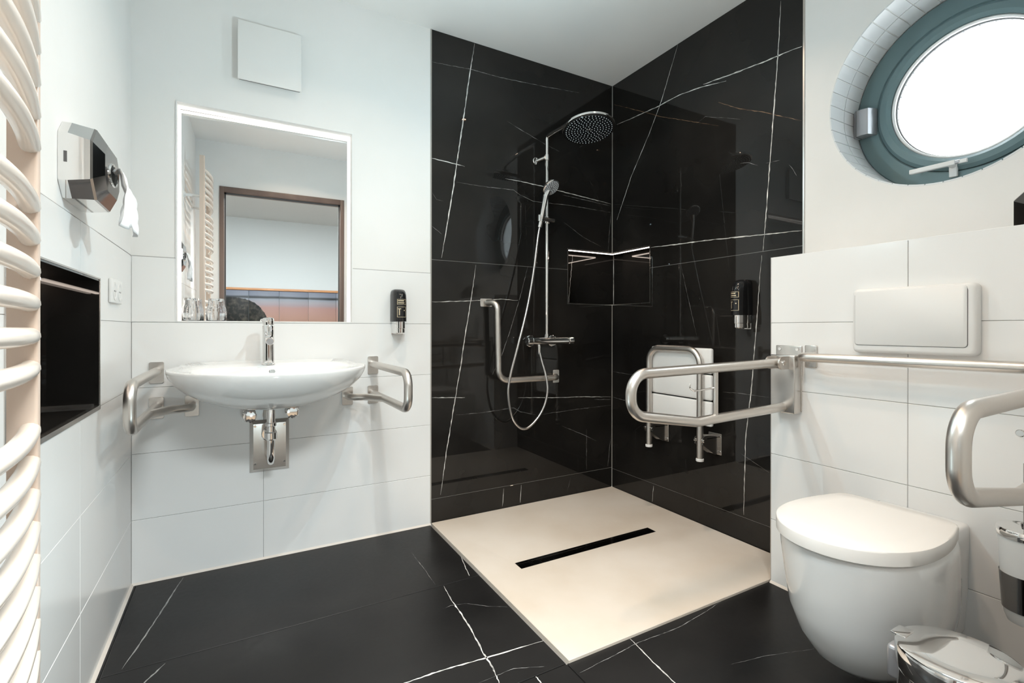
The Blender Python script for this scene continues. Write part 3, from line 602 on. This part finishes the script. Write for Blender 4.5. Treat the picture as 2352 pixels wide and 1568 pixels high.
# soap dispensers: black bottle over chrome pump
def dispenser(axis,u,ztop,zbot,front,label,group):
    # axis 1: on back wall at x=u, axis 0: on right wall at y=u; front = protrusion
    def P(a,d,z): return (u+a,-d,z) if axis==1 else (-d,u-a,z)
    t=thing('soap_dispenser',label,'soap dispenser',P(0,0,zbot),group)
    hw=.034; zm=zbot+.27*(ztop-zbot)
    def sec(z,s=1,dtop=front):
        pts=[]
        for k in range(13):
            an=PI*k/12; pts.append(P(hw*s*math.cos(an),.024+(dtop-.024)*math.sin(an)**.8,z))
        return [P(hw*s,.0012,z)]+pts+[P(-hw*s,.0012,z)]
    zs=[(zm,1,front),(zm+.6*(ztop-zm),1,front),(ztop-.05,1,front*.97),(ztop-.028,.99,front*.90),(ztop-.012,.93,front*.75),(ztop-.003,.80,front*.58),(ztop,.62,front*.45)]
    make('bottle',MB().rings([sec(z,s,f) for z,s,f in zs]),'black_plastic',t,angle=40)
    lo=[(zbot,.80,front*.80),(zbot+.004,.84,front*.86),(zbot+.022,.84,front*.86),(zbot+.024,.88,front*.90),(zm-.001,.88,front*.90)]
    make('pump',MB().rings([sec(z,s,f) for z,s,f in lo]),'chrome',t)
    make('holder_plate',MB().box(P(-.03,.0005,zbot-.004),P(.03,.006,ztop-.03),bev=.002),'chrome',t)
    # printed label: two outlined boxes with small lines of print
    lb=MB(); fz=zm+.02
    def arc(a0,a1,z0,z1):
        n=6; L=[];U=[]
        for k in range(n+1):
            an=a0+(a1-a0)*k/n; L.append(P((hw+.0004)*math.cos(an),.024+(front-.024+.0006)*math.sin(an)**.8,z0)); U.append(P((hw+.0004)*math.cos(an),.024+(front-.024+.0006)*math.sin(an)**.8,z1))
        for k in range(n): lb.add([L[k],L[k+1],U[k+1],U[k]],[(0,1,2,3)])
    A0,A1=PI*.30,PI*.72; e_=.0016
    for z0,z1 in ((fz,fz+.050),(fz+.060,fz+.086)):
        arc(A0,A1,z0,z0+e_); arc(A0,A1,z1-e_,z1); arc(A0,A0+.07,z0,z1); arc(A1-.07,A1,z0,z1)
    arc(PI*.42,PI*.68,fz+.076,fz+.081); arc(PI*.40,PI*.68,fz+.066,fz+.071)
    arc(PI*.60,PI*.645,fz+.010,fz+.040); arc(PI*.38,PI*.43,fz+.030,fz+.035); arc(PI*.55,PI*.68,fz+.038,fz+.042)
    make('label_print',lb,'label_gold',t,smooth=False)
    return t
dispenser(1,-1.372,1.190,.976,.088,'black and chrome soap dispenser on white tiles right of mirror','wall soap dispensers')
dispenser(0,-.930,1.226,1.003,.088,'black and chrome soap dispenser on black shower wall near toilet','wall soap dispensers')

# folding shower seat, folded up against the right wall
st=thing('shower_bench','white slatted folding shower seat tipped up against black wall','shower seat',(0,-.62,.38))
xs=-.100
for k in range(3):
    z1=.906-k*.1275; z0=z1-.122 if k<2 else z1-.120
    make('slat',MB().box((xs+.006,-.814,z0),(xs+.030,-.425,z1),bev=.010),'white_plastic',st)
rt_=.0155
mb=MB().tube([(xs-.012,-.430,.372),(xs-.012,-.430,.900),(xs-.012,-.765,.900),(xs-.012,-.765,.372)],rt_,20,fil={1:.075,2:.075},seg=10); fr=make('seat_frame',mb,'brushed_steel',st)
for yb in (-.430,-.765):
    make('foot_cap',MB().cyl((xs-.012,yb,.362),(xs-.012,yb,.376),.0185,20,bev=.002),'white_plastic',fr)
    mb=MB(); y0=yb-.022
    for yy in (yb-.024,yb+.020): mb.prism([(-.004,yy,.476),(-.004,yy,.392),(-.030,yy,.388),(xs-.020,yy,.445),(xs-.020,yy,.478),(xs+.01,yy,.486)],(0,.004,0))
    mb.box((-.004,yb-.024,.470),(xs+.01,yb+.024,.474)); mb.box((-.0005,yb-.038,.384),(-.005,yb+.038,.488),bev=.003)
    br=make('wall_bracket',mb,'satin_plate',st,smooth=False)
    make('hinge_bolt',MB().cyl((xs-.012,yb-.030,.462),(xs-.012,yb+.030,.462),.008,16),'chrome',br)
    for zz_ in (.40,.472): make('screw',MB().cyl((-.005,yb-.030,zz_),(-.009,yb-.030,zz_),.005,12),'chrome',br)

# ================================================================== TOILET SIDE
def folding_rail(yr,label,holder,zb=.738):
    # arm in the plane y=yr, hinged on the low wall
    xw=-D; t=thing('folding_rail',label,'grab rail',(xw,yr,.69),'folding support rails beside the toilet')
    R_=.0165; xh=xw-.075
    mb=MB().tube([(xh,yr,.873),(-1.022,yr,.862),(-1.022,yr,zb),(-.735,yr,zb-.046),(xw-.040,yr,.705)],R_,20,fil={1:.062,2:.060,3:.05},seg=12)
    arm=make('arm',mb,'brushed_steel',t)
    mb=MB(); yp=yr
    mb.box((xw-.0005,yp-.050,.690),(xw-.006,yp+.050,.937),bev=.004); make('wall_plate',mb,'satin_plate',t)
    mb=MB().box((xw-.005,yp-.048,.684),(xw-.046,yp+.048,.902),bev=.004)
    hs_=make('hinge_housing',mb,'satin_plate',t)
    mb=MB()
    for yy in (yp-.028,yp+.022):
        pr=[(xw-.030,yy,.850),(xw-.085,yy,.850)]+[(xw-.085-.024*math.sin(PI*k/8),yy,.874-.024*math.cos(PI*k/8)) for k in range(1,8)]+[(xw-.085,yy,.898),(xw-.030,yy,.898)]
        make('fork_plate',MB().prism(pr,(0,.006,0)),'brushed_steel',hs_)
    make('bolt',MB().cyl((xw-.085,yp-.034,.874),(xw-.085,yp+.034,.874),.0095,20,bev=.002),'chrome',hs_)
    for dy in (-.034,.034): make('screw',MB().lathe((xw-.006,yp+dy,.924),(-1,0,0),[(.007,0),(.006,.003),(.002,.003)],16),'chrome',t)
    if holder:
        make('paper_holder_post',MB().cyl((-.640,yr,.870),(-.640,yr,.692),.0085,16),'brushed_steel',t)
        make('paper_holder_rod',MB().tube([(-.640,yr,.800),(-.745,yr,.795),(-.768,yr,.806),(-.764,yr,.822)],.003,10,fil=.012),'chrome',t)
folding_rail(-1.268,'folding brushed steel support rail beside toilet, nearest the shower',True)
folding_rail(-2.038,'folding steel support rail at right edge, nearest the camera',False,.722)
gb=thing('grab_rail','long straight steel grab rail along white tiles below flush plate','grab rail',(-D,-1.65,.90))
xo=-D-.082
mb=MB().tube([(-D-.003,-1.351,.899),(xo,-1.351,.899),(xo,-1.958,.901),(-D-.003,-1.958,.901)],.0158,20,fil={1:.035,2:.035},seg=8); make('rail_tube',mb,'brushed_steel',gb)
for yy in (-1.351,-1.958):
    mb=MB(); plate(mb,(-D-.0005,yy,.899),0,.0225 if yy>-2 else .036); 
    mb=MB().box((-D-.0005,yy-.022,.858),(-D-.0065,yy+.022,.940),bev=.006); make('wall_plate',mb,'satin_plate',gb)

# toilet
tc_y=-1.680
to=thing('toilet','white wall-hung toilet with closed curved lid','toilet',(-D,tc_y,.08))
def dee(xf,xb,hw,z,n=40,pw=2.12,r=.04):
    """D outline: front point xf (towards -x), straight back at xb, half width hw"""
    pts=[]; xm=xf+(xb-xf)*.50; hb=hw*(.87 if xb-xf>.3 else .95); xe=xb-r
    for k in range(n+1):
        an=-PI/2+PI*k/n; c_,s_=math.cos(an),math.sin(an)
        pts.append((xm-(xm-xf)*abs(c_)**(2/pw),tc_y+hw*(1 if s_>0 else -1)*abs(s_)**(2/pw),z))
    for k in range(1,6):
        t_=k/6; pts.append((xm+(xe-xm)*t_,tc_y+hw-(hw-hb)*t_**2,z))
    for k in range(0,6):
        an=k/5*PI/2; pts.append((xe+r*math.sin(an),tc_y+(hb-r)+r*math.cos(an),z))
    for k in range(0,6):
        an=k/5*PI/2; pts.append((xe+r*math.cos(an),tc_y-(hb-r)-r*math.sin(an),z))
    for k in range(5,0,-1):
        t_=k/6; pts.append((xm+(xe-xm)*t_,tc_y-hw+(hw-hb)*t_**2,z))
    return pts
bw=[(.078,-.55,-.30,.045),(.080,-.60,-.30,.080),(.092,-.655,-.295,.108),(.125,-.700,-.29,.130),(.18,-.742,-.30,.148),(.25,-.772,-.31,.162),(.33,-.783,-.33,.169),(.40,-.793,-.345,.173),(.437,-.796,-.362,.172),(.4405,-.792,-.366,.168)]
mb=MB().rings([dee(xf,xb,hw,z,r=min(.04,hw*.6)) for z,xf,xb,hw in bw])
make('bowl',mb,'ceramic',to,angle=50)
nk=[(.079,.072,-.42),(.09,.092,-.44),(.13,.106,-.45),(.25,.114,-.46),(.40,.117,-.46),(.428,.117,-.46),(.436,.113,-.455),(.439,.104,-.45)]
def neck(z,hw,xf):
    pts=[]; r=.035; xb=-D-.0006
    pts+= [(xb,tc_y-hw,z),(xb,tc_y+hw,z)]
    for k in range(6): an=k/5*PI/2; pts.append((xf+r-r*math.sin(an),tc_y+hw-r+r*math.cos(an),z))
    for k in range(6): an=k/5*PI/2; pts.append((xf+r-r*math.cos(an),tc_y-hw+r-r*math.sin(an),z))
    return pts
make('rear_body',MB().rings([neck(z,hw,xf) for z,hw,xf in nk]),'ceramic',to,angle=50)
mb=MB().rings([dee(-.802,-.368,.176,.4435,r=.05),dee(-.807,-.366,.1785,.446,r=.05),dee(-.808,-.366,.179,.4755,r=.05),dee(-.8065,-.367,.1780,.4790,r=.05),dee(-.802,-.370,.1745,.4805,r=.048),dee(-.74,-.41,.125,.4808,r=.04),dee(-.65,-.50,.05,.481,r=.015)])
make('lid',mb,'seat_plastic',to,angle=50)
make('hinge',MB().cyl((-.358,tc_y-.10,.455),(-.358,tc_y+.10,.455),.010,16,bev=.002),'seat_plastic',to)

# flush plate
fp=thing('flush_plate','large white flush plate above the toilet with wide rocker flap','flush plate',(-D,-1.66,.92))
def rr(y0,y1,z0,z1,x,r,n=5):
    a=[]
    for cy,cz_,s0 in ((y1-r,z1-r,0),(y0+r,z1-r,1),(y0+r,z0+r,2),(y1-r,z0+r,3)):
        for j in range(n): an=(s0+j/(n-1))*PI/2; a.append((x,cy+r*math.cos(an),cz_+r*math.sin(an)))
    return a
y0,y1_,z0,z1=-1.822,-1.500,.922,1.133
mb=MB().rings([rr(y0,y1_,z0,z1,-D-.0005,.016),rr(y0,y1_,z0,z1,-D-.020,.016),rr(y0+.004,y1_-.004,z0+.004,z1-.003,-D-.029,.014),rr(y0+.012,y1_-.010,z0+.012,z1-.006,-D-.032,.012)])
make('frame',mb,'white_plastic',fp,angle=50)
make('gap',MB().rings([rr(y0+.019,y1_-.0105,z0+.0245,z1-.0115,-D-.031,.01),rr(y0+.019,y1_-.0105,z0+.0245,z1-.0115,-D-.0325,.01)]),'rubber',fp,smooth=False)
mb=MB().rings([rr(y0+.0205,y1_-.012,z0+.026,z1-.0065,-D-.031,.009),rr(y0+.0205,y1_-.012,z0+.026,z1-.0065,-D-.0345,.009),rr(y0+.023,y1_-.0145,z0+.0285,z1-.008,-D-.0365,.008)])
make('flap',mb,'white_plastic',fp,angle=50)

# tissue dispenser on the left wall (chrome faceted box)
def faceted(name,label,cat,wx,sgn,ya,yb,za,zb,dep,mats=('chrome','black_plastic')):
    """octagonal box on wall x=wx, protruding sgn*dep"""
    t=thing(name,label,cat,(wx,(ya+yb)/2,za))
    def octo(x,m_,c):
        a,b,c0,c1=ya+m_,yb-m_,za+m_,zb-m_
        return [(x,a+c,c0),(x,b-c,c0),(x,b,c0+c),(x,b,c1-c),(x,b-c,c1),(x,a+c,c1),(x,a,c1-c),(x,a,c0+c)]
    make('body',MB().rings([octo(wx+sgn*.0006,0,.035),octo(wx+sgn*.018,0,.035),octo(wx+sgn*dep*.72,.004,.040)]),mats[0],t,angle=10)
    make('front_cover',MB().rings([octo(wx+sgn*dep*.72,.0035,.040),octo(wx+sgn*dep*.78,.005,.042),octo(wx+sgn*dep,.034,.030)]),mats[1],t,angle=10)
    return t
td=faceted('tissue_dispenser','chrome faceted tissue box on left wall with a tissue hanging out','dispenser',-W-.003,1,-.888,-.655,1.308,1.488,.080,('chrome','dark_chrome'))
xf=-W-.003+.080
mb=MB()
oval=[[(xf+d,-.765+  .045*s*math.cos(2*PI*k/28),1.395+.026*s*math.sin(2*PI*k/28)) for k in range(28)] for d,s in ((0,1.12),(.003,1.08),(.003,.98),(.0008,.95))]
make('opening_rim',MB().rings(oval,0,False,False),'chrome',td)
make('opening',MB().rings([oval[3][:],[(xf+.0006,p[1],p[2]) for p in oval[3]]]),'dark_hole',td,smooth=False)
make('side_latch',MB().box((-2.409,-.888,1.385),(-2.403,-.8895,1.410)),'rubber',td)
# tissue
N=14; Mz=16; vs_=[];fs=[]
for j in range(Mz+1):
    v=j/Mz
    for i_ in range(N+1):
        u_=i_/N; wd=.020+.070*min(1,v*1.25)
        y=-.765+(u_-.5)*wd*2+.010*math.sin(v*5)+.04*v
        x=xf+.001+.030*math.sin(min(v*2.2,1)*PI/2)+.006*math.sin(u_*13+v*4)*(.3+v)+.004*math.sin(u_*29+v*9)
        z=1.402+.022*math.sin(min(v*4,1)*PI)-.135*v**1.15-.012*math.sin(u_*9)*v
        vs_.append((x,y,z))
for j in range(Mz):
    for i_ in range(N): a=j*(N+1)+i_; fs.append((a,a+1,a+N+2,a+N+1))
tis=make('tissue',MB().add(vs_,fs),'tissue',origin=(xf,-.72,1.25)); tag(tis,'white paper tissue pulled out of the faceted chrome box','tissue')
md=tis.modifiers.new('thick','SOLIDIFY'); md.thickness=.0006

# second faceted chrome dispenser at the right edge, on the upper wall
t2=faceted('paper_dispenser','chrome faceted dispenser on the wall at the right edge','dispenser',.003,-1,-2.16,-1.846,1.195,1.420,.11,('chrome','dark_chrome'))

# socket
sk=thing('wall_socket','white double wall socket beside the black niche','socket',(-W,-.30,1.08))
yA,yB,zA,zB=-.392,-.236,1.082,1.160
make('plate',MB().box((-W+.0004,yA,zA),(-W+.010,yB,zB),bev=.003),'white_plastic',sk)
for cy in (-.352,-.276):
    o_=make('outlet',MB().lathe((-W+.0101,cy,1.121),(1,0,0),[(.0305,0),(.0300,.0012),(.022,.0012),(.0200,-.000),(.0195,.0002)],32),'white_plastic',sk)
    for dy in (-.0095,.0095): make('pin_hole',MB().cyl((-W+.0104,cy+dy,1.121),(-W+.0109,cy+dy,1.121),.0025,12),'dark_hole',o_)

# towel radiator
ra=thing('towel_radiator','cream towel radiator of curved tubes on left wall at left edge','radiator',(-2.31,-1.70,.2))
px0,px1=-2.328,-2.297
def post(yA,yB):
    mb=MB(); pts=[]
    for k in range(8): an=PI/2*k/7; pts.append((px1-.010+.010*math.sin(an),yB-.010+.010*math.cos(an)))
    for k in range(8): an=PI/2*k/7; pts.append((px1-.004+.004*math.cos(an),yA+.004-.004*math.sin(an)))
    pts+=[(px0,yA),(px0,yB)]
    mb.rings([[(x,y,z) for x,y in pts] for z in (.18,2.175)]); return mb
make('post',post(-1.482,-1.462),'radiator_post_shaded',ra); make('post',post(-1.985,-1.965),'radiator_post_shaded',ra)
zt=[]
s=.0443
for g0,cnt in ((.945,6),(1.249,6),(1.555,6),(1.862,6)): zt+=[g0+s*k for k in range(cnt)]
zt+=[.860-s*k for k in range(8)]; zt+=[.860-s*9-s*k for k in range(5)]
me=None
def arc_pts():
    return [(px1-.010,-1.474,0),(px1-.004,-1.50,0),(px1+.008,-1.56,0),(px1+.019,-1.64,0),(px1+.023,-1.723,0),(px1+.019,-1.806,0),(px1+.008,-1.886,0),(px1-.004,-1.946,0),(px1-.010,-1.972,0)]
for z in zt:
    if me is None:
        tb=make('tube',MB().sweep(catmull(arc_pts(),5),.0115,14),'lacquer',ra); me=tb.data
        tb.location=(0,0,z+0.0) ; base=tb
    else:
        tb=bpy.data.objects.new('tube',me); COL.objects.link(tb); tb.parent=ra; tb.location=(0,0,z)
for yy in (-1.50,-1.95):
    for z in (.56,1.90): make('wall_mount',MB().cyl((-W-.003,yy,z),(px0+.001,yy,z),.010,14).cyl((-W-.003,yy,z),(-W+.005,yy,z),.02,18),'white_plastic',ra)
make('vent_plug',MB().cyl((-2.33,-1.93,.893),(-2.30,-1.90,.893),.006,10),'chrome',ra)

# exhaust vent cover
vc=thing('vent_cover','square white ventilation cover on wall above the mirror','vent',(-1.935,0,2.04))
make('cover',MB().box((-2.058,-.038,2.044),(-1.812,-.030,2.292),bev=.003),'vent_white',vc)
make('collar',MB().box((-2.045,-.030,2.056),(-1.825,.0025,2.280),bev=.002),'white_plastic',vc)
make('gap_line',MB().box((-2.052,-.0302,2.0435),(-1.818,-.028,2.047)),'rubber',vc)

# ================================================================== WASHBASIN
bx=-1.934
ws=thing('washbasin','wide white wall-hung washbasin with shallow curved front','washbasin',(bx,0,.68))
def outl(s,z,cy=-.20,hwid=.352,fr=.555,bk=0,pw=2.5,n=64,yb=-.0006):
    pts=[]
    for k in range(n):
        an=2*PI*k/n; c_,s_=math.cos(an),math.sin(an)
        x=hwid*s*math.copysign(abs(c_)**(2/(pw if s_<0 else 5.5)),c_)
        if s_<0: y=cy+(fr+cy)*s*(-abs(s_)**(2/2.05))*1.0
        else: y=cy+(abs(cy)*1.0)*math.copysign(abs(s_)**(2/11),s_)
        pts.append((bx+x*(1-.065*max(0,(y-cy)/abs(cy))),min(y,yb),z+(.012*max(0,1+y/.05) if z>.82 else 0)))
    return pts
ZR=.850
def inn(s,z,n=64,cy=-.300):
    pts=[]
    for k in range(n):
        an=2*PI*k/n; c_,s_=math.cos(an),math.sin(an); pts.append((bx+.270*s*math.copysign(abs(c_)**(2/2.6),c_),cy+(.155 if s_>0 else .215)*s*math.copysign(abs(s_)**(2/2.4),s_),z))
    return pts
def mixr(a,b,t): return [tuple(Vector(p).lerp(Vector(q),t)) for p,q in zip(a,b)]
R=[inn(.12,.735),inn(.4,.738),inn(.7,.750),inn(.90,.785),inn(.97,.825),inn(1.0,.843),inn(1.03,.8475)]
R+= [mixr(inn(1.03,.8475),outl(.985,.8495),.5),outl(.985,ZR),outl(.996,.849),outl(1.0,.846),outl(1.0,.838),outl(.985,.822),outl(.95,.800),outl(.86,.768),outl(.72,.738),outl(.55,.712),outl(.38,.697),outl(.22,.690),outl(.10,.688)]
make('basin',MB().rings(R),'ceramic',ws,angle=60)
make('overflow_ring',MB().lathe((bx,-.150,.822),(0,-.85,.5),[(.013,0),(.012,.003),(.008,.003)],24),'chrome',ws)
make('waste',MB().lathe((bx,-.30,.7355),(0,0,1),[(.03,0),(.028,.004),(.01,.003)],28),'chrome',ws)
make('boss',MB().rings([[(bx+.085*s*math.cos(2*PI*k/40),-.17+.065*s*math.sin(2*PI*k/40)*1.4,z) for k in range(40)] for s,z in ((1.1,.72),(1.05,.696),(.92,.682),(.7,.680))]),'ceramic',ws,angle=50)
# tap
tp=thing('basin_tap','chrome single lever tap on the washbasin','tap',(bx-.012,-.115,ZR))
tx,ty=bx-.012,-.115
make('tap_body',MB().lathe((tx,ty,ZR-.0005),(0,0,1),[(.027,0),(.027,.003),(.0235,.007),(.0228,.10),(.0228,.158),(.021,.162)],36),'chrome',tp)
make('spout',MB().sweep([(tx,ty,ZR+.108),(tx,ty-.06,ZR+.106),(tx,ty-.118,ZR+.098)],lambda u:.0155-.001*u,24),'chrome',tp)
make('aerator',MB().lathe((tx,ty-.118,ZR+.098),(0,-1,-.12),[(.0135,0),(.0125,.004),(.010,.0045)],20),'hinge_grey',tp)
make('lever',MB().rings([[(tx+.0222*math.cos(2*PI*k/32)*s,ty+.0222*math.sin(2*PI*k/32)*s,ZR+z) for k in range(32)] for s,z in ((.98,.164),(1.0,.168),(1.0,.186),(.9,.192),(.5,.195))]).box((tx-.007,ty-.10,ZR+.182),(tx+.007,ty-.01,ZR+.190),bev=.002),'chrome',tp,angle=50)
# trap
tpx=bx-.004
tr_=thing('basin_trap','chrome waste pipe and steel backplate under the washbasin','pipe',(tpx,0,.38))
mb=MB().rings([[(x,y,z) for x,z in ((-2.012-e,.382-e),(-1.858+e,.382-e),(-1.858+e,.604+e),(-2.012-e,.604+e))] for e,y in ((0,-.0005),(0,-.004),(-.014,-.020))])
bp_=make('backplate',mb,'satin_plate',tr_,smooth=False)
for sx_ in (-1.992,-1.878):
    for sz in (.420,.580): make('screw',MB().lathe((sx_,-.020,sz),(0,-1,0),[(.005,0),(.004,.003),(.001,.003)],12),'chrome',bp_)
mb=MB().cyl((tpx,-.150,.6795),(tpx,-.150,.575),.016,24); make('waste_pipe',mb,'chrome',tr_)
make('nut',MB().cyl((tpx,-.150,.600),(tpx,-.150,.615),.021,24,bev=.002).cyl((tpx,-.150,.545),(tpx,-.150,.578),.023,24,bev=.004),'chrome',tr_)
mb=MB().tube([(tpx,-.150,.560),(tpx,-.150,.445),(tpx+.006,-.019,.445)],.0145,20,fil={1:.05},seg=10); make('trap_bend',mb,'chrome',tr_)
make('wall_rosette',MB().cyl((tpx,-.0202,.545),(tpx,-.028,.545),.030,28,bev=.003),'chrome',tr_)
for vx,zz_,lb in ((-2.014,.634,'left'),(-1.850,.638,'right')):
    v_=thing('angle_valve','round chrome shut-off valve under washbasin, %s of the waste pipe'%lb,'valve',(vx,0,zz_),'shut-off valves under the basin')
    make('rosette',MB().cyl((vx,-.0006,zz_),(vx,-.007,zz_),.026,28,bev=.002),'chrome',v_)
    make('valve_body',MB().cyl((vx,-.006,zz_),(vx,-.050,zz_),.010,18).cyl((vx,-.038,zz_),(vx,-.038,zz_+.045),.007,14),'chrome',v_)
    kn=[]
    make('knob',MB().rings([[(vx+(r_*(1+.07*math.cos(k*PI/2*1.0*4)))*math.cos(2*PI*k/40),y_,zz_+(r_*(1+.06*(1 if k%5<3 else -1)))*math.sin(2*PI*k/40)) for k in range(40)] for r_,y_ in ((.014,-.050),(.0245,-.055),(.0255,-.073),(.021,-.079),(.010,-.080))]),'chrome',v_,angle=30)

# support rails both sides of the basin
def basin_rail(xr,sg,label):
    t=thing('basin_rail',label,'grab rail',(xr,0,.68),'steel support rails beside the washbasin')
    mb=MB().tube([(xr,-.003,.829),(xr,-.560,.829),(xr,-.560,.690),(xr,-.003,.690)],.0165,20,fil={1:.050,2:.050},seg=10); make('rail_tube',mb,'brushed_steel',t)
    mb=MB().tube([(xr,-.215,.690),(xr+sg*.055,-.105,.688),(xr+sg*.118,-.075,.686),(xr+sg*.118,-.003,.686)],.0160,20,fil={1:.06,2:.045},seg=8); make('brace',mb,'brushed_steel',t)
    for x,z in ((xr,.824),(xr,.684),(xr+sg*.118,.684)):
        mb=MB(); plate(mb,(x,-.0005,z),1,.0245,.006,.006,hh=.0425)
        make('wall_plate',mb,'satin_plate',t)
basin_rail(-2.337,1,'bent steel support rail left of the washbasin')
basin_rail(-1.490,-1,'bent steel support rail right of the washbasin')

# tumblers upside down on the mirror ledge
def tumbler(x,y,label):
    z=MIR[2]+.0018; t=thing('glass_tumbler',label,'glass',(x,y,z),'tumblers on the mirror ledge')
    pr=[(.0355,0),(.0362,.004),(.0355,.040),(.0335,.055),(.0290,.066),(.0282,.072),(.0280,.090),(.0270,.0935),(.020,.094)]
    inn_=[(.020,.0845),(.0262,.0840),(.0265,.070),(.0275,.064),(.0318,.053),(.0335,.038),(.0340,.002)]
    n=48; rs=[]
    for r,h in pr+inn_:
        fl=.03 if h<.06 else .045
        rs.append([(x+r*(1+fl*.5*math.cos(12*2*PI*k/n))*math.cos(2*PI*k/n),y+r*(1+fl*.5*math.cos(12*2*PI*k/n))*math.sin(2*PI*k/n),z+h) for k in range(n)])
    a=rs[:len(pr)]; b=rs[len(pr):]
    mb=MB(); mb.rings(a,0,False,True); mb.rings(b,0,True,False); mb.rings([b[-1],a[0]],0,False,False)
    # weld duplicated rings
    import bmesh
    o=make('tumbler_body',mb,'glass',t,angle=40)
    bm=bmesh.new(); bm.from_mesh(o.data); bmesh.ops.remove_doubles(bm,verts=bm.verts[:],dist=1e-6); bmesh.ops.recalc_face_normals(bm,faces=bm.faces[:]); bm.to_mesh(o.data); bm.free()
tumbler(-2.222,.032,'upturned clear glass on mirror ledge, nearer the left wall')
tumbler(-2.136,.032,'upturned clear glass on mirror ledge, nearer the tap')

# ================================================================== RIGHT FOREGROUND
# toilet brush in a wall holder
bxh,byh=-.335,-1.945
tb_=thing('toilet_brush','frosted glass toilet brush holder with chrome ring and rod, right edge','toilet brush',(bxh,byh,.28))
rb=.052
make('cup',MB().lathe((bxh,byh,.262),(0,0,1),[(.026,0),(.036,.004),(.042,.02),(.0485,.10),(.054,.218),(.051,.218)],48),'frosted',tb_)
make('cup_band',MB().lathe((bxh,byh,.300),(0,0,1),[(.0452,0),(.0508,.088),(.0520,.088),(.0465,-.002)],48,0,False,False),'dark_chrome',tb_)
make('lid_ring',MB().lathe((bxh,byh,.478),(0,0,1),[(.052,0),(.0565,.001),(.0575,.008),(.0575,.020),(.056,.023),(.02,.026),(.012,.028)],48),'chrome',tb_)
make('handle_rod',MB().cyl((bxh,byh,.50),(bxh,byh,.665),.0075,20,bev=.002).cyl((bxh,byh,.500),(bxh,byh,.515),.012,20,bev=.002),'dark_chrome',tb_)
make('wall_arm',MB().tube([(bxh+.052,byh,.488),(-D-.0005,byh,.488)],.008,16).cyl((-D-.0005,byh,.488),(-D-.010,byh,.488),.022,24,bev=.002),'chrome',tb_)
hk=thing('wall_hook','small steel hook on white tiles above the toilet brush','hook',(-D,-1.905,.70))
make('hook_pin',MB().cyl((-D-.0005,-1.91,.725),(-D-.035,-1.91,.725),.006,16,bev=.002).cyl((-D-.030,-1.91,.725),(-D-.036,-1.91,.725),.010,16,bev=.002),'chrome',hk)
# pedal bin
pbx,pby,pr_,pz=-.808,-1.968,.097,.356
pb=thing('pedal_bin','chrome pedal bin with a mirror-bright round lid in bottom right corner','bin',(pbx,pby,0))
make('bin_body',MB().lathe((pbx,pby,.0),(0,0,1),[(pr_-.002,.012),(pr_,.016),(pr_,pz-.055),(pr_-.003,pz-.053)],72),'chrome',pb)
make('base_ring',MB().lathe((pbx,pby,.0005),(0,0,1),[(pr_+.001,0),(pr_+.003,.004),(pr_+.003,.018),(pr_,.022)],72),'black_plastic',pb)
make('lid',MB().lathe((pbx,pby,pz-.050),(0,0,1),[(pr_+.002,0),(pr_+.004,.003),(pr_+.004,.042),(pr_+.0025,.0455),(pr_-.001,.047),(.05,.0475),(.005,.0477)],72),'chrome',pb,angle=40)
make('lid_lip',MB().box((pbx-.030,pby+pr_-.020,pz-.0045),(pbx+.012,pby+pr_+.008,pz-.0012),bev=.0015),'chrome',pb)
make('rear_hinge',MB().box((pbx+.035,pby+pr_-.03,pz-.10),(pbx-.035,pby+pr_+.014,pz-.030),bev=.008),'hinge_grey',pb)
make('pedal',MB().box((pbx-pr_-.035,pby-.02,.006),(pbx-pr_+.004,pby+.02,.014),bev=.002),'chrome',pb)
